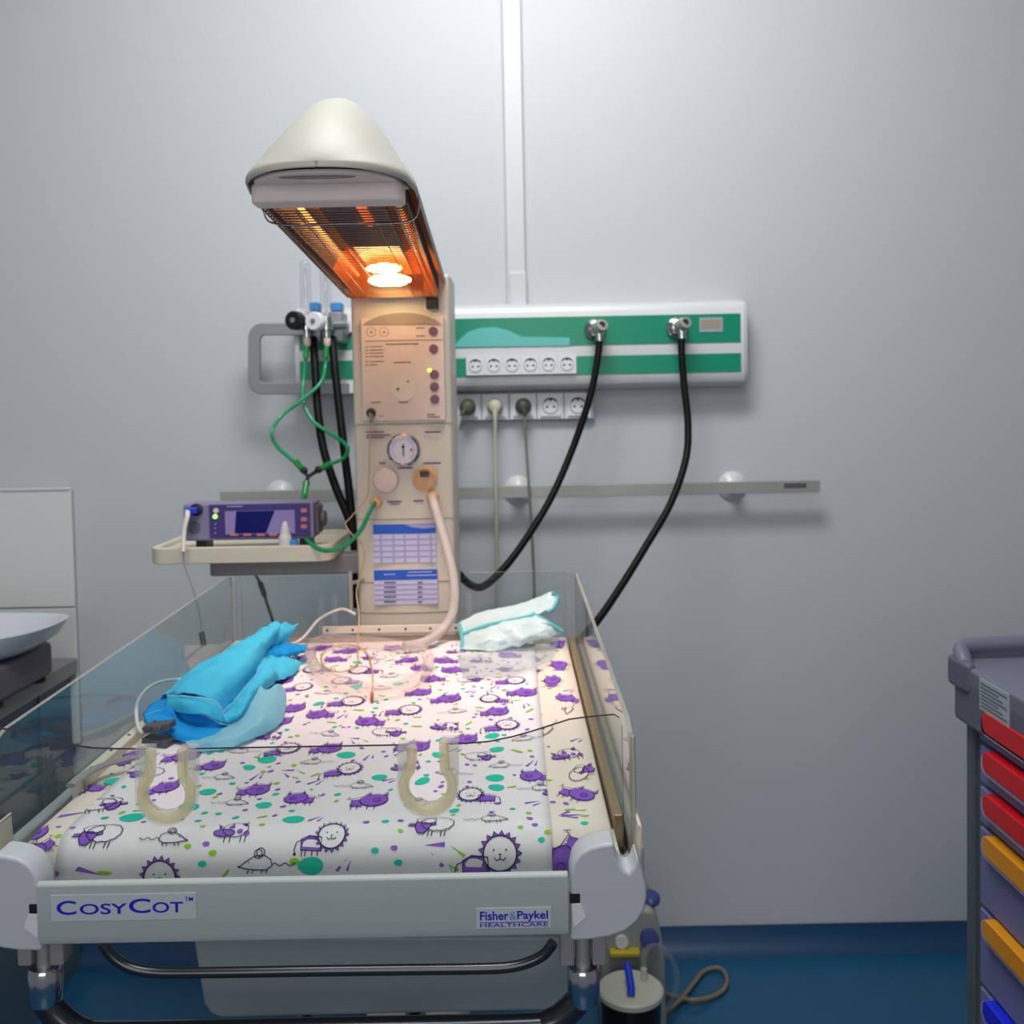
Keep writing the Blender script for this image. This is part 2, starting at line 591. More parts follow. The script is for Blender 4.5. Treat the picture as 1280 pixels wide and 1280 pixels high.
def schuko(mb, c, Y, r, sq, sw=0):
    mb.box(c.x - sq, c.x + sq, Y - 0.005, Y, c.z - sq, c.z + sq, 0)
    mb.cyl((c.x, Y - 0.003, c.z), (c.x, Y - 0.0065, c.z), r * 1.0, n=28, mi=1)
    mb.cyl((c.x, Y - 0.004, c.z), (c.x, Y - 0.0068, c.z), r * 0.86, n=28, mi=0)
    for sx in (-1, 1):
        mb.cyl((c.x + sx * r * 0.42, Y - 0.004, c.z - r * .1), (c.x + sx * r * 0.42, Y - 0.0073, c.z - r * .1), r * 0.16, n=12, mi=2)
    mb.box(c.x - r * .14, c.x + r * .14, Y - 0.0073, Y - .004, c.z + r * .55, c.z + r * .95, 2)
    arc = []
    for k in range(9):
        t = math.radians(35 + k * 110 / 8)
        arc.append((c.x + r * .98 * math.cos(t), c.z + r * .98 * math.sin(t)))
    for k in range(8, -1, -1):
        t = math.radians(35 + k * 110 / 8)
        arc.append((c.x + r * .78 * math.cos(t), c.z + r * .78 * math.sin(t)))
    mb.prism(arc, Y - 0.0076, Y - 0.004, 2)


for k in range(6):
    c = P(594.5 + k * 22.8, 457.5 - k * 0.42, YU)
    mb = MB()
    schuko(mb, c, YU - 0.002, 0.0165, 0.0223)
    mb.build('socket', ['socket', 'socks', 'dark'], sp)
# white small blocks at left under the panel (control boxes)
for (x0, y0, x1, y1) in [(392, 478, 420, 492), (432, 478, 446, 492), (404, 400, 445, 416)]:
    a = R(x0, y0, x1, y1, YU - .01)
    MB().box(a[0], a[1], YU - 0.012, YU + 0.03, a[2], a[3]).build('control_block', 'socket', sp, bevel=0.002)

# ================================================================== SOCKET STRIP
YS = 2.485
a = R(560, 490, 743, 526, YS)
zc_ = P(650, 509, YS).z
ss = thing('socket_strip', 'row of five white framed sockets below the green wall panel', 'sockets', ((a[0] + a[1]) / 2, YW, a[2]))
sw = (a[1] - a[0]) / 5
MB().box(a[0], a[1], YS, YW, a[2], a[3]).build('frame', 'socks', ss, bevel=0.003)
sc_ = []
for k, px in enumerate((585, 619, 654, 688, 722)):
    c = P(px, 509 - k * .5, YS)
    sc_.append(c)
    mb = MB()
    mb.box(c.x - .0325, c.x + .0325, YS - .006, YS, c.z - .032, c.z + .032, 0)
    schuko(mb, c, YS - .006, 0.021, 0.0255)
    mb.build('socket', ['socket', 'socks', 'dark'], ss, bevel=0.0012)

# plugs
Yp = YS - 0.0137


def plug(name, label, c, m_plug, m_cord, pts, tilt=0):
    t = thing(name, label, 'plug', (c.x, Yp, c.z), 'power plugs in the socket strip')
    mb = MB().lathe((c.x, Yp, c.z), (0, -1, 0), [(0.0185, 0), (0.0195, .004), (0.0195, .014), (0.017, .022), (0.012, .03), (0.004, .033)], 24)
    q = pts[0]
    mb.tube([(c.x, Yp - .024, c.z), ((c.x + q[0]) / 2, Yp - .028, (c.z + q[2]) / 2), q], lambda t_: 0.009 - 0.0045 * t_, 12)
    mb.build('plug_body', m_plug, t)
    MB().tube(pts, 0.0035 if m_cord != 'cordc' else 0.005, 8).build('cord', m_cord, t)


c = sc_[0]
plug('power_plug', 'olive green plug in the first socket beside the column', c, 'plugo', 'cordc',
     [P(576, 520, Yp - .03), P(571, 540, Yp - .03), P(568, 575, Yp - .02), P(566, 640, Yp - .02), P(560, 740, Yp - .02), P(556, 900, Yp - 0.03)])
c = sc_[1]
plug('power_plug', 'cream plug with thick pale cord in the second socket', c, 'plugc', 'cordc',
     [P(619, 525, Yp - .03), P(619, 560, Yp - .03), P(620, 620, Yp - .05), P(621, 690, Yp - .04), P(621, 745, Yp - .04), P(622, 900, Yp - .04)])
c = sc_[2]
plug('power_plug', 'dark grey plug in the third socket with thin cord', c, 'plugd', 'cordd',
     [P(656, 520, Yp - .03), P(658, 560, Yp - .03), P(662, 620, Yp - .05), P(666, 690, Yp - .04), P(668, 750, Yp - .04), P(668, 900, Yp - .04)])

# ================================================================== HORIZONTAL STEEL RAIL
YR = 2.435
c0, c1 = P(275, 622, YR), P(1025, 608, YR)
zr = (c0.z + c1.z) / 2
hr = 0.0145
rail = thing('wall_rail', 'long brushed steel equipment rail screwed to the wall', 'rail', ((c0.x + c1.x) / 2, YW, zr - .03))
MB().box(c0.x, c1.x, YR, YR + .01, zr - hr, zr + hr).build('bar', 'steel', rail, bevel=0.001)
a = R(980, 604, 1008, 610, YR)
MB().box(a[0], a[1], YR - .0006, YR, a[2], a[3]).build('engraving', 'mondk', rail)
for px in (345, 648, 920):
    c = P(px, 611, YR + 0.02)
    mb = MB().lathe((c.x, YW, zr), (0, -1, 0), [(0.036, 0), (0.036, .004), (0.030, .010), (0.016, .018), (0.014, .03), (.014, YW - YR - .008)], 28)
    mb.build('bracket', 'unitw', rail)

# steel rectangular loop at left of service panel
YL = 2.40
lp = [(372, 413), (338, 413), (324, 417), (319, 430), (319, 470), (325, 482), (340, 486), (420, 486)]
mb = MB()
pts = catmull([P(x, y, YL) for x, y in [(372, 411)]] + [P(x, y, YL) for x, y in lp[1:]], 6)
# flat bar loop: prism from outer and inner rounded outlines
def rr(x0, y0, x1, y1, r, Y, n=6):
    o = []
    for cx, cy, s0 in ((x0 + r, y0 + r, 180), (x0 + r, y1 - r, 90)):
        pass
    o.append((x1, y0))
    for k in range(n + 1):
        t = math.radians(270 - 90 * k / n)
        o.append((x0 + r + r * math.cos(t), y0 + r + r * math.sin(t)))
    for k in range(n + 1):
        t = math.radians(180 - 90 * k / n)
        o.append((x0 + r + r * math.cos(t), y1 - r + r * math.sin(t)))
    o.append((x1, y1))
    return o
outer = rr(310, 404, 436, 493, 18, YL)
inner = rr(325, 419, 436, 479, 6, YL)
po = [P(x, y, YL) for x, y in outer]
pi_ = [P(x, y, YL) for x, y in inner]
n = len(po)
o = 0
vs = po + pi_ + [p + Vector((0, .012, 0)) for p in po] + [p + Vector((0, .012, 0)) for p in pi_]
fs = []
for i in range(n - 1):
    fs += [(i, n + i, n + i + 1, i + 1), (2 * n + i, 2 * n + i + 1, 3 * n + i + 1, 3 * n + i), (i, i + 1, 2 * n + i + 1, 2 * n + i), (n + i + 1, n + i, 3 * n + i, 3 * n + i + 1)]
fs += [(0, 2 * n, 3 * n, n), (n - 1, 2 * n - 1, 4 * n - 1, 3 * n - 1)]
mb.add(vs, fs)
tag(mb.build('grab_bar', 'steelg', bevel=0.002), 'satin grey flat loop bar sticking out left of the green panel', 'bar')

# ================================================================== GAS HOSES ON THE RIGHT
def gas_hose(label, cpx, cpy, tip, pts, rad=0.0085):
    c = P(cpx, cpy, YU - .004)
    t = thing('gas_hose', label, 'hose', (c.x, YU - .0045, c.z), 'black gas hoses plugged into the wall panel')
    q = P(tip[0], tip[1], YU - .055)
    mb = MB().lathe((c.x, YU - .003, c.z), (0, -1, 0), [(.026, 0), (.027, .004), (.025, .010), (.02, .013), (.019, .03), (.016, .032)], 28)
    mb.build('outlet_collar', 'chrome', t)
    mb = MB().cyl((c.x + .004, YU - .03, c.z + .002), (q.x + .002, YU - .065, q.z + .022), .0165, .0155)
    mb.cyl((q.x + .002, YU - .066, q.z + .02), (q.x + .006, YU - .085, q.z + .024), .015, .013)
    mb.build('probe', 'steel', t, bevel=.001)
    MB().cyl((q.x + .004, YU - .0852, q.z + .024), (q.x + .004, YU - .0862, q.z + .024), .008).build('hole', 'dark', t)
    MB().cyl((q.x, YU - .055, q.z + .02), (q.x + .001, YU - .055, q.z - .012), .0095, .0105).build('ferrule', 'chrome', t)
    MB().tube([(q.x, YU - .055, q.z)] + pts, rad, 12, sm=8).build('tube', 'rub', t)


gas_hose('black hose looping down behind the column from the nearer outlet', 744, 412, (749, 420),
         [P(748, 440, 2.36), P(739, 490, 2.35), P(718, 555, 2.34), P(690, 620, 2.3), P(660, 670, 2.26), P(632, 708, 2.22), P(606, 732, 2.18), P(590, 732, 2.16), P(574, 718, 2.14), P(560, 700, 2.12)])
gas_hose('black hose hanging from the outlet near the right panel end', 846, 410, (852, 417),
         [P(852, 440, 2.36), P(855, 480, 2.35), P(860, 530, 2.33), P(857, 575, 2.3), P(838, 630, 2.25), P(806, 685, 2.2), P(775, 735, 2.14), P(745, 778, 2.08), P(700, 830, 2.0), P(660, 900, 1.98)])

# ================================================================== FLOW METERS + LEFT HOSES
YF = 2.30


def flowmeter(label, kx, ky, kr, tubex, bodyx, knob, tt):
    c = P(kx, ky, YF)
    t = thing('flowmeter', label, 'flowmeter', (P(bodyx, 420, YF).x, YF + .06, P(bodyx, 428, YF).z), 'two flowmeters on the wall panel')
    # tube
    p0, p1 = P(tubex + 1, 398, YF), P(tubex - 3, tt, YF)
    p1.x = p0.x
    MB().lathe(p0, (0, 0, 1), [(.013, 0), (.0135, .004), (.0125, p1.z - p0.z - .008), (.0095, p1.z - p0.z - .002), (.004, p1.z - p0.z)], 20).build('sight_tube', 'tubeg', t)
    MB().cyl(p0, (p0.x, p0.y, p1.z - .02), .0026, n=10).build('inner_tube', 'chrome', t)
    # body
    b0, b1 = P(tubex + 4, 402, YF), P(tubex + 4, 425, YF)
    mb = MB().cyl((p0.x, YF, p0.z + .004), (p0.x, YF, p0.z - .028), .0165, .015)
    mb.cyl((p0.x, YF, p0.z - .028), (p0.x, YF, p0.z - .045), .009)
    mb.cyl((p0.x, YF, p0.z - .016), (p0.x + .04, YF + .02, p0.z - .016), .011)
    mb.cyl((p0.x, YF, p0.z - .016), (p0.x + .004, YU - .03, p0.z - .014), .012)
    mb.build('valve_body', 'chrome', t, bevel=.001)
    # knob towards the viewer
    mb = MB().lathe((c.x, YF - .014, c.z), (-.25, -1, 0), [(.016, 0), (.0215, .003), (.0215, .022), (.019, .026)], 20)
    mb.build('control_knob', knob, t, bevel=.001)
    MB().lathe((c.x - .0065, YF - .0395, c.z), (-.25, -1, 0), [(.006, 0), (.006, .002)], 12).build('knob_cap', 'steelg', t)
    q = P(tubex + 2, 423, YF)
    MB().lathe((p0.x, YF, p0.z - .044), (0, 0, -1), [(.0075, 0), (.0085, .003), (.0085, .014), (.006, .02)], 14).build('hose_nozzle', 'knobp', t)
    return p0


fm1 = flowmeter('flowmeter with black knob, left of the pair', 374, 402, 8, 382, 385, 'black', 325)
fm2 = flowmeter('flowmeter with white knob, right of the pair', 399, 403, 8, 407, 408, 'socket', 332)
# grey manifold blocks with blue caps behind
for i, (x0, x1) in enumerate(((386, 402), (412, 430))):
    a = R(x0, 390, x1, 428, 2.36)
    lab = ['grey gas outlet block with blue cap between the two flowmeters', 'grey gas outlet block with blue cap beside the column'][i]
    t = thing('gas_outlet', lab, 'gas outlet', ((a[0] + a[1]) / 2, YU - .0025, a[2]), 'grey gas outlets behind the flowmeters')
    MB().box(a[0], a[1], 2.345, YU - .002, a[2], a[3]).build('housing', 'steelg', t, bevel=.004)
    b = R(x0 + 1, 378, x1 - 2, 390, 2.36)
    MB().box(b[0], b[1], 2.35, YU - .03, b[2], b[3] ).build('cap', 'bluem', t, bevel=.005)
hl = [('black hose dropping behind the green tubing, left of the pair', [(391, 422), (394, 460), (397, 510), (404, 560), (420, 610), (438, 655), (445, 700), (446, 760)]),
      ('black hose running straight down beside the column, right of the pair', [(415, 422), (418, 455), (424, 510), (430, 560), (436, 610), (441, 655), (447, 700), (448, 760)])]
for lab, pp in hl:
    n_ = len(pp)
    mb = MB().tube([P(x, y, 2.33 - .2 * (i / (n_ - 1))) for i, (x, y) in enumerate(pp)], .0095, 12, sm=8)
    tag(mb.build('gas_hose', 'rub'), lab, 'hose', 'black hoses under the flowmeters')

# ================================================================== INFANT WARMER
XL, XR = -.530, .113
YG0, YG1 = .978, 1.868
ZM = .958
MY0, MY1 = 1.0, 1.85
YC = 1.915
iw = thing('infant_warmer', 'cream infant radiant warmer with clear-walled cot and lit heater head', 'infant warmer', (-.2, 1.5, 0))
cx0, cx1, _, _ = R(443, 560, 565, 600, YC)
cz1 = P(555, 343, YC + .02).z
# column
mb = MB()
n = 10
hw = (cx1 - cx0) / 2
cxm = (cx0 + cx1) / 2
pl = []
for k in range(n + 1):
    t = -1 + 2 * k / n
    pl.append((cxm + hw * t, YC + .012 * t * t))
pl += [(cx1 + .004, YC + .035), (cx1 + .004, YC + .15), (cx0 - .004, YC + .15), (cx0 - .004, YC + .035)]
mb.extr([(x, y, .05) for x, y in pl], (0, 0, cz1 - .05))
mb.build('column', 'beige', iw, bevel=.006, seg=3)
col = iw.children[-1]
# seams
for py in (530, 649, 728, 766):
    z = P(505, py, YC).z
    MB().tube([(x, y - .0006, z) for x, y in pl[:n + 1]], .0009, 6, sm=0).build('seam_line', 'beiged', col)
# control fascia
YP = YC - .002
a = R(452, 398, 556, 526, YP)
ctl = MB().box(a[0], a[1], YP - .002, YC + .012, a[2], a[3]).build('control_panel', 'panelp', iw, bevel=.002)
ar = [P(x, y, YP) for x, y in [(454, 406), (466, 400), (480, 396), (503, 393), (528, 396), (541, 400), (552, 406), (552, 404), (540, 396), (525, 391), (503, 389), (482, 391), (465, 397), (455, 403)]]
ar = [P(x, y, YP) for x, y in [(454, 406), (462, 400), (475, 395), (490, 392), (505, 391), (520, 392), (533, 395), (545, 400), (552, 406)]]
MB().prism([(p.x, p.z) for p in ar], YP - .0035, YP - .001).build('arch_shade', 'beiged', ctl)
Yf = YP - .002
for (x, y) in ((541.5, 414), (542, 436), (543, 468), (543, 483.5), (543.5, 499)):
    c = P(x, y, Yf)
    mb = MB().disc(c, .0087, Yf - .0025, Yf)
    mb.box(c.x - .003, c.x + .003, Yf - .003, Yf - .002, c.z - .0007, c.z + .0007, 1)
    mb.build('button', ['purpb', 'inkp'], ctl, bevel=.0006)


def ring(mb, c, r, w, Y, mi=0, n=28):
    for k in range(n):
        t0, t1 = 2 * PI * k / n, 2 * PI * (k + 1) / n
        mb.add([(c.x + r * math.cos(t0), Y, c.z + r * math.sin(t0)), (c.x + r * math.cos(t1), Y, c.z + r * math.sin(t1)),
                (c.x + (r - w) * math.cos(t1), Y, c.z + (r - w) * math.sin(t1)), (c.x + (r - w) * math.cos(t0), Y, c.z + (r - w) * math.sin(t0))], [(0, 1, 2, 3)], mi)


mb = MB()
ring(mb, P(464, 415, Yf), .009, .0009, Yf - .0006)
ring(mb, P(480, 415, Yf), .009, .0009, Yf - .0006)
for q in ((464, 415), (480, 415)):
    c = P(q[0], q[1], Yf)
    mb.add([(c.x - .003, Yf - .0006, c.z - .002), (c.x + .003, Yf - .0006, c.z - .002), (c.x, Yf - .0006, c.z + .003)], [(0, 1, 2)])


def bars(mb, lst, Y, mi=0, hh=.0013):
    for (x0, x1, y) in lst:
        a = R(x0, y, x1, y, Y)
        mb.box(a[0], a[1], Y - .0008, Y, a[2] - hh, a[3] + hh, mi)


bars(mb, [(456, 554, 425.5)], Yf, hh=.0006)
bars(mb, [(482, 523, 430)], Yf, hh=.0011)
bars(mb, [(457, 460, 434), (462, 478, 433), (457, 460, 438), (462, 480, 437.5), (457, 460, 442), (462, 479, 441.5), (457, 460, 446), (462, 480, 445.5), (457, 460, 452), (462, 480, 452), (457, 460, 456.5), (462, 472, 456)], Yf, hh=.0007)
bars(mb, [(492, 514, 453), (498, 510, 503), (464, 476, 503), (534, 544, 518), (534, 550, 521), (474, 476, 520), (477, 479, 520), (520, 531, 410), (520, 531, 420)], Yf, hh=.001)
mb.build('lettering', 'inkbr', ctl)
c = P(504.5, 486, Yf)
mb = MB().disc(c, .0235, Yf - .0012, Yf, 0, 36)
for q in ((510, 477), (498, 486), (497, 487)):
    d = P(q[0], q[1], Yf)
    mb.disc(d, .0022, Yf - .002, Yf, 1, 10)
mb.build('dial', ['beigel', 'inkbr'], ctl)
c = P(537, 463, Yf)
MB().sph((c.x, Yf - .001, c.z), .003).build('indicator_lamp', 'led', ctl)
a = R(533, 372, 548, 386, YC)
MB().box(a[0], a[1], YC - .006, YC + .01, a[2], a[3]).build('black_switch', 'black', iw, bevel=.001)
# gauge
c = P(505, 562, YC)
g = MB().lathe((c.x, YC + .002, c.z), (0, -1, 0), [(.030, 0), (.0315, .004), (.0315, .014), (.0285, .017), (.0265, .016), (.0262, .013)], 36).build('pressure_gauge', 'chrome', iw)
mb = MB().disc(c, .0265, YC - .0125, YC - .010, 0, 36)
for k in range(24):
    t = math.radians(-45 + 270 * k / 23)
    u = Vector((math.cos(t), 0, math.sin(t)))
    s_ = Vector((-math.sin(t), 0, math.cos(t))) * .0004
    b = Vector((c.x, YC - .0131, c.z))
    mb.add([b + u * .019 - s_, b + u * .023 - s_, b + u * .023 + s_, b + u * .019 + s_], [(0, 1, 2, 3)], 1)
mb.disc(P(515, 562, YC), .003, YC - .0133, YC - .012, 2, 12)
mb.build('gauge_face', ['gaugef', 'inkp', 'btnr'], g)
mb = MB()
mb.add([(c.x - .001, YC - .0138, c.z - .012), (c.x + .001, YC - .0138, c.z - .012), (c.x + .0014, YC - .0138, c.z + .012), (c.x - .0002, YC - .0138, c.z + .012)], [(0, 1, 2, 3)])
mb.sph((c.x, YC - .0135, c.z + .006), .0028, 10)
mb.build('needle', 'dark', g)
# gauge section lettering
mb = MB()
bars(mb, [(458, 480, 540), (458, 488, 544), (458, 480, 547)], YC, hh=.0012)
bars(mb, [(531, 551, 540), (474, 482, 579), (529, 551, 579), (497, 516, 585), (484, 502, 627), (517, 530, 626)], YC, hh=.0016)
bars(mb, [(488, 500, 630)], YC, hh=.0009)
mb.build('lettering', 'inkp', col)
c = P(482.5, 600, YC)
MB().lathe((c.x, YC + .004, c.z), (0, -1, 0), [(.0245, 0), (.0245, .012), (.022, .016), (.008, .018)], 32).build('relief_cap', 'knobp', iw)
c = P(531, 598, YC)
MB().lathe((c.x, YC + .004, c.z), (0, -1, 0), [(.0245, 0), (.0245, .006), (.018, .009), (.0175, .004)], 32).build('outlet_cap', 'amber', iw)
c2 = P(531, 594, YC)
mb = MB()
for k in range(-2, 3):
    mb.box(c2.x + k * .0035 - .001, c2.x + k * .0035 + .001, YC - .009, YC - .004, c2.z - .003, c2.z + .008)
mb.build('vent_slots', 'dark', iw)
for (x, y) in ((470, 628), (541, 622)):
    c = P(x, y, YC)
    MB().lathe((c.x, YC + .004, c.z), (0, -1, 0), [(.012, 0), (.0125, .005), (.011, .012), (.008, .018)], 20).build('hose_port', 'amber', iw)
# temperature plug
c = P(464.5, 516, YC)
MB().lathe((c.x, YC + .004, c.z), (0, -1, 0), [(.006, 0), (.009, .006), (.009, .016), (.006, .024)], 16).build('probe_socket', 'black', iw)


def chart(x0, y0, x1, y1, hy, rows, cols, name):
    a = R(x0, y0, x1, y1, YC)
    ch = MB().box(a[0], a[1], YC - .0015, YC + .012, a[2], a[3]).build('instruction_chart', 'chartl', iw, label=name)
    zh = P((x0 + x1) / 2, hy, YC).z
    mb = MB().box(a[0], a[1], YC - .0022, YC - .001, zh, a[3])
    mb.build('header_band', 'chartb', ch)
    mb = MB()
    for r_ in range(1, rows):
        z = a[2] + (zh - a[2]) * r_ / rows
        mb.box(a[0], a[1], YC - .002, YC - .001, z - .0017, z + .0017)
    for c_ in cols:
        x = a[0] + (a[1] - a[0]) * c_
        mb.box(x - .002, x + .002, YC - .0021, YC - .001, a[2], zh - .002)
    mb.build('table_lines', 'chartm', ch)
    return a, zh, ch


a, zh, ch = chart(467, 655, 545, 703, 667, 5, (.12, .32, .5, .72, .92), 'lilac printed table with blue header')
mb = MB()
hp = [P(x, y, YC) for x, y in [(505, 655), (515, 659), (530, 660.5), (544, 659), (544, 655.5)]]
mb.prism([(p.x, p.z) for p in hp], YC - .0026, YC - .0015)
mb.build('header_swoosh', 'chartm', ch)
a, zh, ch = chart(468, 712, 547, 755, 724.5, 5, (), 'lower printed list with blue header')
mb = MB()
bars(mb, [(480, 494, 718), (510, 540, 715), (508, 546, 719)], YC - .0022, 0, .0007)
mb.build('header_print', 'chartl', ch)
mb = MB()
for k in range(5):
    y = 728 + k * 6
    bars(mb, [(480, 495, y), (522, 528, y)], YC - .0022, 0, .0011)
mb.build('row_print', 'mondk', ch)

# ---- heater head
hx = P(408, 230, 1.15).x
W = .0925
hd_y0, hd_y1 = 1.085, 1.99


def lerp(a, b, t): return a + (b - a) * t


def flz(y): return lerp(1.655, 1.636, (y - 1.15) / (1.87 - 1.15))


def grz(y): return lerp(1.628, 1.598, (y - 1.15) / (1.87 - 1.15))


def hxx(y): return lerp(hx, P(489, 370, 1.87).x, (y - 1.15) / (1.87 - 1.15))


prof = [(0, 1.0), (.1, .99), (.2, .955), (.32, .88), (.45, .77), (.58, .62), (.7, .46), (.8, .32), (.88, .21), (.94, .13), (.98, .06), (1.0, .0)]
mb = MB()
ys = [1.20 - (1.20 - hd_y0) * (1 - (k / 14) ** 2.2) ** (1 / 2.2) for k in [.02, .4] + list(range(1, 15))] + [1.215, 1.25, 1.3, 1.36, 1.45, 1.6, 1.75, 1.88, hd_y1]
rows = []
for y in ys:
    u = min(1, max(0, (1.20 - y) / (1.20 - hd_y0)))
    w = W * 1.055 * max(0, 1 - u ** 2.2) ** (1 / 2.2) + (.0005 if y > 1.1 else 0)
    s_ = min(1, (y - hd_y0) / (1.31 - hd_y0))
    hgt = .129 * (math.sin(s_ * PI / 2) ** .75)
    if y > 1.36: hgt = .129 - (y - 1.36) / (hd_y1 - 1.36) * .085
    z0 = flz(y)
    x0 = hxx(y)
    row = [Vector((x0 - w * a_, y, z0 + hgt * b_)) for a_, b_ in prof[::-1]] + [Vector((x0 + w * a_, y, z0 + hgt * b_)) for a_, b_ in prof[1:]]
    # lip turned down
    row = [Vector((x0 - w * .985, y, z0 - .006)), Vector((x0 - w, y, z0 - .005))] + row + [Vector((x0 + w, y, z0 - .005)), Vector((x0 + w * .985, y, z0 - .006))]
    rows.append(row)
o = 0
nc = len(rows[0])
vs = [p for r_ in rows for p in r_]
fs = []
for i in range(len(rows) - 1):
    for j in range(nc - 1):
        fs.append((i * nc + j, i * nc + j + 1, (i + 1) * nc + j + 1, (i + 1) * nc + j))
fs.append(list(range((len(rows) - 1) * nc, len(rows) * nc))[::-1])
mb.add(vs, fs)
head = mb.build('heater_head', 'hood', iw, solid=.003, ang=60)
# underside plate at the nose with a dark slot, and end cap
ri = []
pp = []
for k in range(15):
    t = -1 + 2 * k / 14
    u = abs(t)
    yy = 1.19 - (1.19 - 1.098) * (1 - u ** 2.4) ** (1 / 2.4)
    pp.append((hx + t * W * .985, yy))
mb = MB()
mb.extr([(x, y, flz(1.12) - .008) for x, y in pp] , (0, 0, .004))
mb.build('nose_underside', 'hoodg', head)
# slot
sl = []
for k in range(24):
    t = 2 * PI * k / 24
    sl.append((hx - .004 + .042 * math.cos(t), 1.118 + .0065 * math.sin(t), flz(1.12) - .0085))
MB().extr(sl, (0, 0, -.0006)).build('nose_slot', 'beiged', head)
# end cap block: rounded grey front of the element box
cap = []
for k in range(9):
    t = PI + (PI / 2) * k / 8
    cap.append((hx - W * .96 + .012 + .012 * math.cos(t), 1.152 + .012 + .012 * math.sin(t)))
for k in range(9):
    t = 1.5 * PI + (PI / 2) * k / 8
    cap.append((hx + W * .93 - .012 + .012 * math.cos(t), 1.152 + .012 + .012 * math.sin(t)))
cap += [(hx + W * .93, 1.19), (hx - W * .96, 1.19)]
MB().extr([(x, y, grz(1.15)) for x, y in cap], (0, 0, flz(1.15) - grz(1.15) - .004)).build('end_cap', 'hoodg', head, bevel=.003)
# cavity / reflector
y0, y1 = 1.19, 1.885
mb = MB()
zt = .045
N = 12
for k in range(N):
    ya, yb = lerp(y0, y1, k / N), lerp(y0, y1, (k + 1) / N)
    mi = 1 if k >= N - 3 else 0  # rear segments carry the painted orange glow
    xa, xb = hxx(ya), hxx(yb)
    wa = W * .9
    za, zb_ = flz(ya), flz(yb)
    # side walls
    for sgn in (-1, 1):
        mb.add([(xa + sgn * wa, ya, za - .012), (xb + sgn * wa, yb, zb_ - .012), (xb + sgn * wa * .8, yb, zb_ + .018), (xa + sgn * wa * .8, ya, za + .018)], [(0, 1, 2, 3)], mi)
    seg = [(-.8, .018), (-.62, .022), (-.45, .012), (-.3, .02), (0, .024), (.3, .02), (.45, .012), (.62, .022), (.8, .018)]
    for q in range(len(seg) - 1):
        (a0, b0), (a1, b1) = seg[q], seg[q + 1]
        mb.add([(xa + wa * a0, ya, za + b0), (xb + wa * a0, yb, zb_ + b0), (xb + wa * a1, yb, zb_ + b1), (xa + wa * a1, ya, za + b1)], [(0, 1, 2, 3)], mi)
xb, zb_ = hxx(y1), flz(y1)
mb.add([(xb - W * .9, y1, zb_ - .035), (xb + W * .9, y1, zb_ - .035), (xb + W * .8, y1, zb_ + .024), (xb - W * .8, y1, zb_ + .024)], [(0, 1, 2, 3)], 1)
mb.add([(hx - W * .9, y0, flz(y0) - .02), (hx + W * .9, y0, flz(y0) - .02), (hx + W * .8, y0, flz(y0) + .024), (hx - W * .8, y0, flz(y0) + .024)], [(0, 1, 2, 3)], 0)
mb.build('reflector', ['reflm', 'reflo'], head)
# grey centre plate
mb = MB()
mb.box(-.030, .052, 1.24, 1.55, 0, .004)
for v in mb.v:
    v.x += hxx(v.y); v.z += flz(v.y) - .004
mb.build('centre_plate', 'mondk', head)
for (dx, m_, r_, ya, yb) in ((-.052, 'rod', .0032, 1.20, 1.80), (.024, 'rodd', .006, 1.20, 1.36), (.072, 'rodd', .003, 1.3, 1.86), (-.034, 'rodd', .0028, 1.55, 1.86)):
    MB().tube([(hxx(y) + dx, y, flz(y) - .008) for y in (ya, (ya + yb) / 2, yb)], r_, 12, sm=0).build('heating_rod', m_, head)
mb = MB().sph((hxx(1.8) + .002, 1.745, flz(1.75) - .006), .03, 20, sc=(1.05, .55, .3))
mb.build('examination_bulb', 'bulb', head)
MB().sph((hxx(1.8) + .0, 1.84, flz(1.84) - .012), .035, 20, sc=(1.15, .6, .35)).build('examination_bulb', 'bulb', head)
# wire grille
mb = MB()
NW = 52
for k in range(NW):
    y = lerp(1.195, 1.875, k / (NW - 1))
    x0, zb_, zf = hxx(y), grz(y), flz(y) - .004
    w = W * .95
    pts = [(x0 - w, y, zf), (x0 - w, y, zb_ + .008), (x0 - w + .006, y, zb_ + .001), (x0 - w + .014, y, zb_), (x0 + w - .014, y, zb_), (x0 + w - .006, y, zb_ + .001), (x0 + w, y, zb_ + .008), (x0 + w, y, zf)]
    mb.tube(pts, .00095, 5, sm=0)
for t in (-1, -.86, -.7, -.5, .5, .7, .86, 1):
    zz = [.008, 0, 0, 0, 0, 0, 0, .008][[-1, -.86, -.7, -.5, .5, .7, .86, 1].index(t)]
    mb.tube([(hxx(y) + W * .95 * t, y, grz(y) - .0012 + zz) for y in (1.19, 1.5, 1.88)], .0009, 5, sm=0)
mb.build('wire_grille', 'wire', head)
# front bright retaining wire
y = 1.245
w = W * 1.0
mb = MB().tube([(hx - w, y - .03, flz(y) - .004), (hx - w - .001, y - .01, grz(y) + .012), (hx - w + .01, y + .01, grz(y) - .0015), (hx, y + .012, grz(y) - .002), (hx + w - .012, y + .01, grz(y) - .0015), (hx + w + .004, y - .005, grz(y) + .014), (hx + w + .003, y - .03, flz(y) + .006), (hx + w - .0, y - .04, flz(y) + .012)], .0013, 8)
mb.build('retaining_wire', 'wirel', head)
# neck joining head to column
MB().box(cxm - .06, cxm + .06, 1.885, YC + .1, 1.60, 1.65).build('neck', 'beige', iw, bevel=.01)

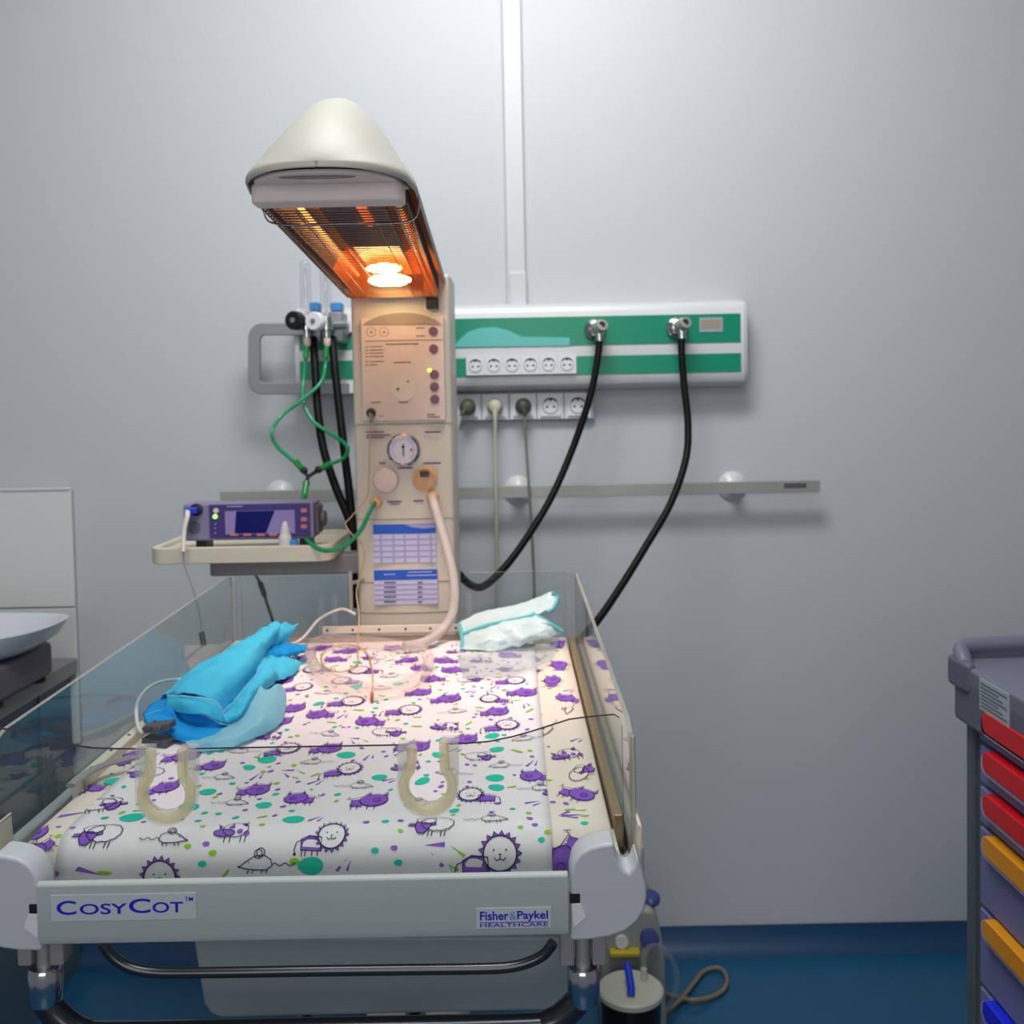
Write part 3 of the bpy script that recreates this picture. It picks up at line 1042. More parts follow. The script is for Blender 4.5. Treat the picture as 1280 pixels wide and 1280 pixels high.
# ---- cot: tray, rails
tray = MB().box(XL + .004, XR - .002, YG0 + .006, YG1 - .004, .885, .908).build('cot_base', 'cornp', iw, bevel=.004)
MB().box(XR - .014, XR - .004, 1.03, YG1 - .006, .925, .961).build('side_rim', 'goldr', iw, bevel=.002)
mb = MB().box(XL + .004, XL + .018, 1.16, YG1 - .006, .925, .961)
mb.build('side_rim', 'cream', iw, bevel=.002)
sr = iw.children[-1]
mb = MB()
for k in range(11):
    y = 1.2 + k * .06
    mb.cyl((XL + .011, y, .961), (XL + .011, y, .9618), .0022, n=10)
mb.build('rim_marks', 'dark', iw)
a = R(403, 782, 577, 791, 1.855)
zr_ = (a[2] + a[3]) / 2
rul = MB().box(a[0], a[1], 1.855, 1.862, a[2], a[3]).build('rear_rule', 'beigel', iw, bevel=.001)
mb = MB()
for px in (409, 441, 474, 507, 538, 570):
    c = P(px, 787, 1.855)
    mb.cyl((c.x, 1.854, zr_), (c.x, 1.8553, zr_), .0022, n=10)
mb.build('rule_marks', 'dark', rul)
a = R(403, 791, 577, 800, 1.87)
MB().box(a[0] - .1, a[1] + .13, 1.859, 1.868, .925, P(500, 792, 1.87).z - .004).build('rear_rim', 'beiged', iw)

# ---- acrylic walls
TG = .005


def slab(name, poly, y0, y1):  # front-facing panel with edge material
    return MB().prism(poly, y0, y1, 0, 1).build(name, ['glass', 'rim'], iw, smooth=False)


def gx(px, py): p = P(px, py, YG0); return (p.x, p.z)


def notch(cx, top, yb, r, nw):
    o = [(cx - nw, top), (cx - nw, yb - r)]
    for k in range(13):
        t = math.radians(150 + 240 * k / 12)
        o.append((cx + r * math.cos(t), yb - r * math.sin(t) * -1 * -1))
    o += [(cx + nw, yb - r), (cx + nw, top)]
    return o


zbot = .914
outl = [(-24, 903), (-8, 910), (15, 914), (45, 921), (80, 931), (115, 936), (150, 937), (184, 937), (184, 972)]
for k in range(9):
    t = math.radians(180 - 180 * k / 8)
    outl.append((208 + 27 * math.cos(t), 990 + 24 * math.sin(t)))
outl += [(230, 972), (230, 937), (400, 934), (513, 932), (513, 962)]
for k in range(9):
    t = math.radians(180 - 180 * k / 8)
    outl.append((535 + 27 * math.cos(t), 980 + 24 * math.sin(t)))
outl += [(557, 962), (557, 931), (585, 930), (610, 928), (640, 922), (665, 915), (690, 907), (712, 900), (735, 897), (755, 895), (768, 894), (775, 898), (778, 908)]
poly = [gx(*q) for q in outl]
poly = [(poly[0][0], zbot)] + poly + [(poly[-1][0], zbot)]
_mb = MB().prism(poly, YG0, YG0 + TG, 0, 1)
_xs = sorted([gx(184, 950)[0], gx(230, 950)[0], gx(513, 950)[0], gx(557, 950)[0]])
for _i, _f in enumerate(_mb.f):
    if len(_f) == 4:
        _c = sum((_mb.v[k] for k in _f), Vector()) / 4
        if _c.z < gx(300, 939)[1] and (_xs[0] - .006 < _c.x < _xs[1] + .006 or _xs[2] - .006 < _c.x < _xs[3] + .006):
            _mb.m[_i] = 2
fg = _mb.build('front_wall', ['glass', 'rim', 'riml'], iw, smooth=False)
# side walls: plane X = const; outline in (y,z)


def side(name, x, pts, right):
    mb = MB()
    d = TG
    P3 = [Vector((x, y, z)) for y, z in pts]
    if not right: P3 = P3
    mb.extr(P3, (d, 0, 0), 0, 1)
    o = mb.build(name, ['glass', 'riml'], iw, smooth=False)
    bmx = bmesh.new(); bmx.from_mesh(o.data); bmesh.ops.recalc_face_normals(bmx, faces=bmx.faces); bmx.to_mesh(o.data); bmx.free()
    return o


zt0 = PX(782, 893, XR).z
zt1 = P(716, 712, YG1).z
side('side_wall', XR - .002, [(YG0 + .012, zbot), (YG0 + .008, zt0 - .03), (YG0 + .02, zt0 - .008), (YG0 + .045, zt0), (YG1 - .04, zt1), (YG1 - .012, zt1 - .004), (YG1 - .006, zt1 - .02), (YG1 - .006, zbot)], True)
side('side_wall', XL - .003, [(YG0 + .012, zbot), (YG0 + .008, zt0 - .03), (YG0 + .02, zt0 - .008), (YG0 + .045, zt0), (YG1 - .04, zt1 + .004), (YG1 - .012, zt1), (YG1 - .006, zt1 - .02), (YG1 - .006, zbot)], False)
for x in (XR + .001, XL - .002):
    MB().box(x - .002, x + .003, YG0 + .002, YG0 + .010, .93, zt0 - .006).build('corner_joint', 'riml', iw, bevel=.003)
# rear walls (two, beside the column)
for (x0, x1) in (((XL + .004), cx0 - .012), (cx1 + .018, XR - .004)):
    o = MB().prism([(x0, zbot), (x1, zbot), (x1, zt1 - .012), (x1 - .01, zt1 - .002), (x0 + .01, zt1 - .002), (x0, zt1 - .012)], YG1, YG1 + .004, 0, 1).build('rear_wall', ['glass', 'riml'], iw, smooth=False)
# rear corner posts (clear)
for x in (XR - .012, XL + .012, cx1 + .03, cx0 - .035, cx0 - .06):
    zt_ = zt1 if x > .05 or x < -.45 else zt1 - .04
    MB().box(x - .006, x + .006, YG1 - .012, YG1 - .001, .925, zt_).build('clear_post', 'tubeg', iw, bevel=.002)
# steel pin left of column
a = R(434, 715, 441, 765, 1.88)
mb = MB().cyl(((a[0] + a[1]) / 2, 1.885, a[2]), ((a[0] + a[1]) / 2, 1.885, a[3]), .0045, n=12)
mb.cyl(((a[0] + a[1]) / 2, 1.885, (a[2] + a[3]) / 2 + .015), (cx0 + .01, 1.925, (a[2] + a[3]) / 2 + .015), .0035, n=10)
mb.build('hanger_pin', 'steel', iw)

# grommets
def grommet(cx, cy_top, cyb, sh):
    r_o, r_i = 38, 25
    out = []
    top = cy_top
    cyc = cyb - r_o
    out.append((cx - r_o, top)); 
    for k in range(17):
        t = math.radians(180 - 180 * k / 16)
        out.append((cx + r_o * math.cos(t), cyc + r_o * math.sin(t)))
    out.append((cx + r_o, top - sh))
    inn = [(cx + 16, top - sh), (cx + 16, cyc - 24)]
    for k in range(19):
        t = math.radians(-45 + 270 * k / 18)
        inn.append((cx + r_i * math.cos(t), cyc + r_i * math.sin(t)))
    inn += [(cx - 16, cyc - 24), (cx - 16, top)]
    pl_ = [gx(*q) for q in out + inn]
    g_ = MB().prism(pl_, YG0 - .0045, YG0 - .0003).build('grommet', 'sil', iw, bevel=.0012)
    MB().prism(pl_, YG0 + TG + .0003, YG0 + TG + .005).build('inner_flange', 'sil', g_, bevel=.0012)
    mid = [(cx - 20, top + 4), (cx - 21, cyc - 24)]
    for k in range(15):
        t = math.radians(205 - 230 * k / 14)
        mid.append((cx + 30 * math.cos(t), cyc + 30 * math.sin(t)))
    mid += [(cx + 21, cyc - 24), (cx + 20, top + 4 - sh)]
    MB().tube([P(x, y, YG0 - .0045) for x, y in mid], .0052, 10, sm=3).build('lip', 'sily', g_)


grommet(208, 933, 1031, 0)
grommet(535, 929, 1021, 6)

# grey curved band inside the front left
mb = MB().tube([PZ(88, 981, ZM + .012), PZ(105, 966, ZM + .014), PZ(130, 954, ZM + .014), PZ(168, 944, ZM + .014)], .006, 8)
for v in mb.v: v.z = ZM + .010 + (v.z - ZM - .010) * .5
tag(mb.build('corner_band', 'armg'), 'short grey curved band on the sheet inside the front left corner', 'strap')

# ---- front panel
YFp = .915
a = R(46, 1103, 711, 1187, YFp)
zA, zB_ = P(380, 1098, YFp).z, P(380, 1181, YFp).z
fp_prof = [(YFp + .014, zA - .008), (YFp + .006, zA), (YFp + .0015, zA - .001), (YFp, zA - .003), (YFp, zB_ + .012), (YFp + .004, zB_ + .003), (YFp + .010, zB_), (YFp + .014, zB_)]
mb = MB().extr([(a[0], y, z) for y, z in fp_prof], (a[1] - a[0], 0, 0))
fp = mb.build('front_panel', 'frontp', iw, bevel=.001)
x0, x1, z0, z1 = R(64, 1117, 246, 1150, YFp)
np_ = MB().box(x0, x1, YFp - .001, YFp + .001, z0, z1).build('nameplate', 'plate', fp, bevel=.0004)
mb = MB()
yt = YFp - .0015
for s_, X0, X1, Yt, Yb in (('C', 70.5, 95, 1124.5, 1142.5), ('OSY', 99.5, 159, 1129, 1142.5), ('C', 161, 188, 1123.5, 1142), ('OT', 190.5, 229, 1128.5, 1142), ('TM', 231, 241, 1122.5, 1127.5)):
    q0, q1 = P(X0, Yb, yt), P(X1, Yt, yt)
    p0_, p1_ = P(X0, (Yt + Yb) / 2, yt), P(X1, (Yt + Yb) / 2, yt)
    zb1, zb2 = P(X0, Yb, yt).z, P(X0, Yt, yt).z
    zm = P(150, 1133, yt).z
    # keep one straight baseline
    text_geo(mb, s_, p0_.x, p1_.x, zm - (Yb - 1133) / F * yt - (0.3 / F), zm - (Yt - 1133) / F * yt, yt, 0, .012 if s_ != 'TM' else .005)
mb.build('lettering', 'ink', fp)
x0, x1, z0, z1 = R(595, 1134, 689, 1160, YFp)
MB().box(x0, x1, YFp - .001, YFp + .001, z0, z1).build('nameplate', 'plate', fp, bevel=.0004)
mb = MB()
zm = P(642, 1147, yt).z


def tz(y): return zm - (y - 1147) / F * yt


def tx_(x): return P(x, 1147, yt).x


text_geo(mb, 'Fisher', tx_(600), tx_(636), tz(1150), tz(1138.5), yt, 0, .02)
text_geo(mb, '&', tx_(637), tx_(645.5), tz(1150), tz(1139.5), yt, 1, .0)
text_geo(mb, 'Paykel', tx_(646.5), tx_(685), tz(1152.5), tz(1138.5), yt, 0, .02)
text_geo(mb, 'HEALTHCARE', tx_(600), tx_(685), tz(1159), tz(1154), yt, 0, .006)
mb.box(tx_(600), tx_(685), yt, yt + .0005, tz(1153.4), tz(1152.8), 0)
mb.build('lettering', ['ink', 'bluem'], fp)

# ---- corner posts
cpx = [(713, 1177), (713, 1096), (717, 1078), (725, 1067), (737, 1060), (752, 1056), (768, 1054), (769.5, 1068), (773, 1078), (780, 1088), (786, 1091), (792, 1085), (797, 1070), (803, 1088), (808, 1108), (809, 1122), (806, 1138), (797, 1153), (782, 1165), (762, 1172), (738, 1176)]
Yc_ = .925
cp = [P(x, y, Yc_) for x, y in cpx]
xm = (R(46, 1103, 711, 1187, YFp)[0] + R(46, 1103, 711, 1187, YFp)[1]) / 2
for sgn in (1, -1):
    pl_ = [((p.x if sgn > 0 else 2 * xm - p.x), p.z) for p in cp]
    o = MB().prism(pl_, Yc_, Yc_ + .034).build('corner_post', 'cornp', iw, bevel=.0035, seg=4)
    # latch slot and J clip
    s0, s1, t0, t1 = R(712, 1117, 725, 1128, Yc_)
    zz0 = P(713, 1178, Yc_).z
    if sgn < 0: s0, s1 = 2 * xm - s1, 2 * xm - s0
    MB().box(s0, s1, Yc_ - .0012, Yc_ + .004, t0, t1).build('latch_slot', 'tubed', o)
    tri = [P(x, y, Yc_) for x, y in [(714, 1129), (726, 1128), (733, 1146), (716, 1160)]]
    MB().prism([((p.x if sgn > 0 else 2 * xm - p.x), p.z) for p in tri], Yc_ - .0016, Yc_ + .002).build('latch_tab', 'unitw', o, bevel=.0006)
    jp = [P(x, y, .985) for x, y in [(769, 1052), (770, 1068), (775, 1080), (782, 1087), (789, 1083), (793, 1070), (795, 1045), (796, 1020), (794, 1018)]]
    jp = [Vector(((p.x if sgn > 0 else 2 * xm - p.x), p.y, p.z)) for p in jp]
    jj = catmull(jp, 4)
    mb = MB()
    nn = len(jj)
    vs = []
    for p in jj: vs += [p + Vector((0, -.03, 0)), p + Vector((0, .03, 0))]
    mb.add(vs, [(2 * i, 2 * i + 1, 2 * i + 3, 2 * i + 2) for i in range(nn - 1)])
    mb.build('wall_clip', 'cream', iw, solid=.0035)
# side frame rails
for x in (XR + .004, XL - .012):
    MB().box(x - .004, x + .010, 1.0, YG1 + .01, .885, .94).build('side_frame', 'cornp', iw, bevel=.004)

# ---- underside
hp_ = [P(x, y, .955) for x, y in [(128, 1178), (137, 1192), (151, 1204), (170, 1212), (195, 1215.5), (230, 1216), (310, 1215), (400, 1213.5), (520, 1212), (600, 1211), (636, 1209), (661, 1203), (680, 1193), (692, 1178)]]
MB().tube(hp_, .0052, 14, sm=5).build('front_handle', 'tubed', iw)
mb = MB()
for (x, s_) in ((57, 1), (729, 1)):
    c = P(x, 1220, .985)
    z0, z1 = P(x, 1252, .985).z, P(x, 1206, .985).z
    mb = MB().lathe((c.x, .985, z0), (0, 0, 1), [(.0150, 0), (.0165, .003), (.0165, z1 - z0 - .003), (.0145, z1 - z0)], 28)
    sl_ = mb.build('leg_sleeve', 'chrome', iw)
    mb = MB().cyl((c.x, .985, z1 - .002), (c.x, .985, .895), .0075, n=16)
    mb.build('leg_pin', 'steel', iw)
    mb = MB().box(c.x - .023, c.x - .009, .975, .998, z1 + .004, .9)
    mb.box(c.x + .009, c.x + .023, .975, .998, z1 + .004, .9)
    mb.build('clamp_block', 'armg', iw, bevel=.002)
cl, cr = P(57, 1220, .985), P(729, 1220, .985)
zl = P(57, 1250, .985).z
zt_ = P(400, 1285, .985).z
MB().tube([(cl.x, .985, zl + .02), (cl.x, .985, zl), (cl.x + .012, .985, zl - .018), (cl.x + .035, .985, zt_), (cl.x + .07, .985, zt_ - .004), ((cl.x + cr.x) / 2, .985, zt_ - .004), (cr.x - .07, .985, zt_ - .004), (cr.x - .035, .985, zt_), (cr.x - .012, .985, zl - .018), (cr.x, .985, zl), (cr.x, .985, zl + .02)], .0135, 18, sm=6).build('frame_tube', 'tubed', iw)
for x in (cxm - .07, cxm + .07):
    MB().tube([(x, .99, zt_ - .006), (x, 1.0, zt_ - .12), (x, 1.12, zt_ - .16), (x, 1.87, zt_ - .16)], .0135, 12, sm=4).build('frame_tube', 'tubed', iw)
# legs to the floor, base and castors
mb = MB().box(cxm - .09, cxm + .09, 1.86, 2.10, .06, .885)
mb.build('pedestal', 'beige', iw, bevel=.01)
for sx in (-1, 1):
    MB().tube([(cxm + sx * .06, 2.0, .11), (cxm + sx * .2, 1.7, .10), (cxm + sx * .28, 1.25, .09)], .022, 12).build('base_leg', 'cornp', iw)
    for (x, y) in ((cxm + sx * .28, 1.24), (cxm + sx * .10, 2.05)):
        mb = MB().cyl((x - .012, y, .04), (x + .012, y, .04), .04, n=24)
        mb.box(x - .016, x + .016, y - .012, y + .012, .04, .09)
        mb.build('castor', 'tubed', iw, bevel=.002)
# storage tub under the cot (slides in the frame)
tb = [P(x, y, 1.12) for x, y in [(240, 1170), (735, 1170), (722, 1240), (712, 1256), (700, 1264), (275, 1274), (262, 1268), (254, 1256)]]
mb = MB()
zc0 = tb[0].z
f0 = [Vector(p) for p in tb]
f1 = [Vector((p.x, 1.62, p.z)) for p in tb]
n = len(f0)
mb.add(f0 + f1, [list(range(n)), list(range(2 * n - 1, n - 1, -1))] + [((i + 1) % n, i, n + i, n + (i + 1) % n) for i in range(n)])
o = mb.build('storage_drawer', 'tub', iw, bevel=.006, seg=3)
# instrument tray + arm
YT = 2.0
tz0, tz1 = P(300, 702, YT - .1).z, P(300, 682, YT - .1).z
tl, tr = P(184, 690, YT - .12).x, P(414, 690, YT - .12).x
def rrect(x0, x1, y0, y1, r, n=5):
    o = []
    for cx_, cy_, s0 in ((x1 - r, y1 - r, 0), (x0 + r, y1 - r, 90), (x0 + r, y0 + r, 180), (x1 - r, y0 + r, 270)):
        for k in range(n + 1):
            t = math.radians(s0 + 90 * k / n)
            o.append((cx_ + r * math.cos(t), cy_ + r * math.sin(t)))
    return o
o_ = rrect(tl, tr, YT - .12, YT + .13, .03)
i_ = rrect(tl + .014, tr - .014, YT - .106, YT + .116, .02)
n = len(o_)
zf = tz1 - .010
vs = [(x * 1.0, y, tz0) for x, y in o_] + [(x, y, tz1) for x, y in o_] + [(x, y, tz1) for x, y in i_] + [(x, y, zf) for x, y in i_]
fs = [list(range(n))[::-1], list(range(3 * n, 4 * n))]
for b_ in range(3):
    for i in range(n):
        j = (i + 1) % n
        fs.append((b_ * n + i, b_ * n + j, (b_ + 1) * n + j, (b_ + 1) * n + i))
MB().add(vs, fs).build('instrument_shelf', 'trayp', iw, bevel=.002)
a = R(262, 704, 446, 719, YT - .02)
MB().box(a[0], cx0 + .01, YT - .02, YT + .03, a[2], tz0 - .001).build('shelf_arm', 'armg', iw, bevel=.004)

# ================================================================== SHEETS WITH PRINT
class Sheet:
    """soft print sheet: flat top, rolled front edge; surf(x, s) with s = distance back from the roll start"""
    def __init__(self, x0, x1, s1, z, y0, roll, drop, wr):
        self.x0, self.x1, self.s1, self.z, self.y0, self.roll, self.drop, self.wr = x0, x1, s1, z, y0, roll, drop, wr

    def h(self, x, y):
        return self.wr * (noise.noise(Vector((x * 9, y * 6, self.z * 50))) + .5 * noise.noise(Vector((x * 22, y * 17, 3.3))))

    def surf(self, x, s, off=0.0):
        r = self.roll
        if s >= 0:
            return Vector((x, self.y0 + r + s, self.z + self.h(x, self.y0 + s) + off))
        L = r * PI / 2
        h0 = self.h(x, self.y0)
        if -s <= L:
            t = -s / r
            return Vector((x, self.y0 + r - (r + off) * math.sin(t), self.z - r + (r + off) * math.cos(t) + h0 * (1 - t / (PI / 2))))
        return Vector((x, self.y0 - off, self.z - r - (-s - L)))

    def inv(self, px, py):
        """pixel of the photo -> (x, s) on the sheet"""
        p = PZ(px, py, self.z)
        s = p.y - self.y0 - self.roll
        if s >= 0: return p.x, s
        best = None
        for k in range(200):
            s_ = -k * .0004
            q = self.surf(p.x, s_)
            d = ray(px, py)
            t = q.y / d.y
            e = abs(H + d.z * t - q.z)
            if best is None or e < best[0]: best = (e, s_, d.x * t)
        return best[2], best[1]


INK, PUR, TEAL, GRN, LIL = 1, 2, 3, 4, 5


def circ(cx, cy, r, n=18, sy=1.0, a0=0, a1=360):
    return [(cx + r * math.cos(math.radians(a0 + (a1 - a0) * k / n)), cy + r * sy * math.sin(math.radians(a0 + (a1 - a0) * k / n))) for k in range(n + 1)]


def m_lion(body=True, bodyside=-1):
    it = []
    r = .3
    b = bodyside
    if body:
        bd = [(b * .22, -.05), (b * .5, -.02), (b * .66, -.1), (b * .66, -.32), (b * .2, -.34)]
        it.append(('f', PUR, bd, .0)); it.append(('s', INK, bd + [bd[0]], .018))
        for lx in (.28, .4, .55, .63):
            it.append(('s', INK, [(b * lx, -.32), (b * (lx + .01), -.44)], .018))
        it.append(('s', INK, [(b * .66, -.12), (b * .76, -.16), (b * .8, -.3), (b * .79, -.38)], .016))
        it.append(('f', INK, circ(b * .79, -.4, .035, 8), 0))
    z = []
    N = 17
    for k in range(N * 2 + 1):
        t = 2 * PI * k / (N * 2)
        rr_ = r * (1.0 if k % 2 else 1.28)
        z.append((rr_ * math.cos(t), rr_ * math.sin(t)))
    for k in range(0, N * 2, 2):
        it.append(('f', PUR, [z[(k - 1) % (N * 2)], z[k], z[k + 1]], 0))
    it.append(('s', INK, z, .016))
    it.append(('f', 0, circ(0, 0, r * .98, 22)[:-1], .2)); it.append(('s', INK, circ(0, 0, r * .98, 22), .018))
    it.append(('f', INK, circ(-.11, .06, .018, 8)[:-1], .3)); it.append(('f', INK, circ(.11, .06, .018, 8)[:-1], .3))
    it.append(('f', INK, [(-.03, .0), (.03, .0), (0, -.035)], .3))
    it.append(('s', INK, [(0, -.03), (0, -.08)], .014)); it.append(('s', INK, [(-.1, -.06), (-.06, -.11), (0, -.08), (.06, -.11), (.1, -.06)], .016))
    return it


def m_pig(f=1):
    return [(k, c, [(x, y * 1.45) for x, y in p], l) for k, c, p, l in m_pig0(f)]


def m_pig0(f=1):
    it = []
    bd = [(x * f, y) for x, y in circ(.05, 0, .34, 18, .55)]
    it.append(('f', PUR, [(x * f, y) for x, y in [(-.2, .06), (-.48, .02), (-.5, -.16), (-.2, -.18)]], 0))
    it.append(('f', PUR, bd[:-1], 0.1)); it.append(('s', INK, bd, .016))
    it.append(('s', INK, [(f * x, y) for x, y in [(-.2, .1), (-.48, .04), (-.5, -.16), (-.2, -.2)]], .015))
    for lx in (-.44, -.3, -.05, .12):
        it.append(('s', INK, [(f * lx, -.15), (f * (lx - .01), -.28)], .016))
    it.append(('s', INK, [(f * x, y) for x, y in circ(.12, -.01, .09, 10, .6)], .014))
    it.append(('f', INK, [(f * .09, 0), (f * .11, 0), (f * .1, -.03)], .2)); it.append(('f', INK, [(f * .14, 0), (f * .16, 0), (f * .15, -.03)], .2))
    for e in (-.12, .3):
        it.append(('f', PUR, [(f * (e - .06), .14), (f * (e + .06), .14), (f * (e + .03), .27)], 0))
        it.append(('s', INK, [(f * (e - .06), .14), (f * (e + .03), .27), (f * (e + .06), .14)], .015))
    it.append(('s', INK, [(f * -.5, 0), (f * -.58, .08), (f * -.62, .02), (f * -.56, .12)], .013))
    return it


def m_sheep(f=1):
    it = []
    cl = []
    for k in range(60 + 1):
        t = 2 * PI * k / 60
        r = .34 + .025 * abs(math.sin(t * 6))
        cl.append((f * (.12 + r * math.cos(t)), .08 + .62 * r * math.sin(t)))
    it.append(('f', 0, cl[:-1], .0)); it.append(('s', INK, cl, .015))
    c2 = [(f * (-.12 + (.2 + .02 * abs(math.sin(k / 24 * 2 * PI * 2.5))) * math.cos(2 * PI * k / 24)), .18 + .12 * math.sin(2 * PI * k / 24)) for k in range(25)]
    it.append(('f', 0, c2[:-1], .1)); it.append(('s', INK, c2, .014))
    hd = [(f * x, y) for x, y in [(-.34, .1), (-.14, .1), (-.0, .05), (-.08, -.1), (-.18, -.2), (-.3, -.18), (-.36, -.06)]]
    it.append(('f', PUR, hd, .2)); it.append(('s', INK, hd + [hd[0]], .016))
    for er in ([(-.34, .06), (-.48, .06), (-.52, .0), (-.38, -.01)], [(-.04, .06), (.08, .1), (.1, .03), (-.02, .0)]):
        er = [(f * x, y) for x, y in er]
        it.append(('f', PUR, er, .2)); it.append(('s', INK, er + [er[0]], .014))
    for lx in (-.06, .02, .22, .3):
        it.append(('s', INK, [(f * lx, -.13), (f * (lx - .03), -.26)], .015))
    return it


def m_mouse(f=1):
    it = []
    bd = [(f * x, y) for x, y in [(-.42, -.05), (-.3, .04), (-.15, .12), (.0, .13), (.12, .06), (.14, -.04), (.04, -.1), (-.15, -.1), (-.3, -.08), (-.42, -.05)]]
    it.append(('f', 0, bd[:-1], 0)); it.append(('s', INK, bd, .014))
    it.append(('s', INK, [(f * x, y) for x, y in circ(-.1, .15, .07, 12)], .013))
    it.append(('s', INK, [(f * x, y) for x, y in circ(-.06, .17, .07, 12)], .013))
    it.append(('f', INK, [(f * x, y) for x, y in circ(-.43, -.05, .02, 8)][:-1], .2))
    it.append(('f', INK, [(f * x, y) for x, y in circ(-.26, .02, .013, 6)][:-1], .2))
    tl_ = [(f * (.14 + .04 * k), -.02 + .025 * math.sin(k * 1.4)) for k in range(11)]
    it.append(('s', INK, tl_, .013))
    for lx in (-.26, -.18, -.02, .06):
        it.append(('s', INK, [(f * lx, -.1), (f * (lx - .03), -.16)], .013))
    return it


def m_cow(f=1):
    it = []
    cl = [(f * x, y) for x, y in circ(.08, .06, .28, 16, .75)]
    it.append(('f', 0, cl[:-1], 0)); it.append(('s', INK, cl, .014))
    hd = [(f * x, y) for x, y in circ(-.16, -.04, .24, 14, .42)]
    it.append(('f', PUR, hd[:-1], .2)); it.append(('s', INK, hd, .016))
    for q in ([(-.28, .08), (-.34, .22), (-.22, .12)], [(.2, .22), (.32, .32), (.3, .14)], [(-.08, .1), (-.0, .26), (.04, .1)]):
        q = [(f * x, y) for x, y in q]
        it.append(('f', PUR, q, .25)); it.append(('s', INK, q + [q[0]], .014))
    for q in ((.18, .0), (.34, -.06)):
        it.append(('f', PUR, [(f * x, y) for x, y in circ(q[0], q[1], .07, 10)][:-1], .25))
    for lx in (-.12, .0, .24, .34):
        it.append(('s', INK, [(f * lx, -.12), (f * (lx - .01), -.27)], .015))
    return it


def m_blob(c=TEAL):
    return [('f', c, [(.5 * math.cos(t) * (1 + .15 * math.sin(t * 1.0 + 1)), .34 * math.sin(t) * (1 + .25 * math.cos(t))) for t in [2 * PI * k / 18 for k in range(18)]], 0)]


def m_wedge(c=PUR):
    return [('f', c, [(-.5, -.1), (-.42, .08), (.5, .02)], 0)]


def m_pair():
    return [('f', PUR, [(-.45, -.3), (-.3, -.36), (.05, .4)], 0), ('f', PUR, [(.05, -.2), (.17, -.25), (.2, .35)], 0)]


def m_rays():
    return [('f', PUR, [(-.5, .25), (.0, .32), (.0, .2)], 0), ('f', PUR, [(-.35, .1), (.0, -.22), (-.1, -.26)], 0), ('f', GRN, [(.1, .25), (.5, .02), (.44, -.04)], 0),
            ('f', GRN, [(.08, -.2), (.12, -.2), (.22, -.5)], 0), ('f', GRN, [(.1, -.2), (.34, -.3), (.3, -.38)], 0)]


def m_dash(c):
    return [('f', c, [(-.5, -.1), (-.3, .08), (.4, .16), (.5, .04), (.2, -.12)], 0)]


def put(sh, mb, items, x, s, w, rot=0.0, stroke_scale=1.0):
    ca, sa = math.cos(rot), math.sin(rot)
    st = 1.0 if s < -.012 else (1.4 if s > .05 else 1.0 + .4 * (s + .012) / .062)

    def mp(p, off):
        X = x + w * (p[0] * ca - p[1] * sa)
        S = s + w * st * (p[0] * sa + p[1] * ca)
        if X < sh.x0 + .0005: X = sh.x0 + .0005
        if X > sh.x1 - .0005: X = sh.x1 - .0005
        return sh.surf(X, S, off)

    for kind, c, pts, ly in items:
        xs_ = [x + w * (p[0] * ca - p[1] * sa) for p in pts]
        if max(xs_) <= sh.x0 or min(xs_) >= sh.x1: continue
        ss_ = [s + w * st * (p[0] * sa + p[1] * ca) for p in pts]
        if max(ss_) >= sh.s1 - .005: continue
        if kind == 'f':
            off = .0005 + ly * .0022
            # subdivide as a fan around the centroid so the print follows the cloth
            cx_, cy_ = sum(p[0] for p in pts) / len(pts), sum(p[1] for p in pts) / len(pts)
            n_ = len(pts)
            if n_ <= 5 and w * max(abs(p[0] - cx_) for p in pts) < .02:
                mb.add([mp(p, off) for p in pts], [list(range(n_))], c)
            else:
                mid = [((p[0] + cx_) / 2, (p[1] + cy_) / 2) for p in pts]
                vs_ = [mp(p, off) for p in pts] + [mp(p, off) for p in mid] + [mp((cx_, cy_), off)]
                fs_ = []
                for i in range(n_):
                    j = (i + 1) % n_
                    fs_.append((i, j, n_ + j, n_ + i)); fs_.append((n_ + i, n_ + j, 2 * n_))
                mb.add(vs_, fs_, c)
        else:
            off = .0012
            hw_ = max(ly if ly > .005 else .012, .012) * .62 * stroke_scale
            n_ = len(pts)
            L, Rr = [], []
            for i in range(n_):
                a_ = pts[max(0, i - 1)]; b_ = pts[min(n_ - 1, i + 1)]
                dx, dy = b_[0] - a_[0], b_[1] - a_[1]
                d_ = math.hypot(dx, dy) or 1
                nx, ny = -dy / d_ * hw_, dx / d_ * hw_
                L.append((pts[i][0] + nx, pts[i][1] + ny)); Rr.append((pts[i][0] - nx, pts[i][1] - ny))
            mb.add([mp(p, off + .0004) for p in L] + [mp(p, off + .0004) for p in Rr], [(n_ + i, n_ + i + 1, i + 1, i) for i in range(n_ - 1)], c)


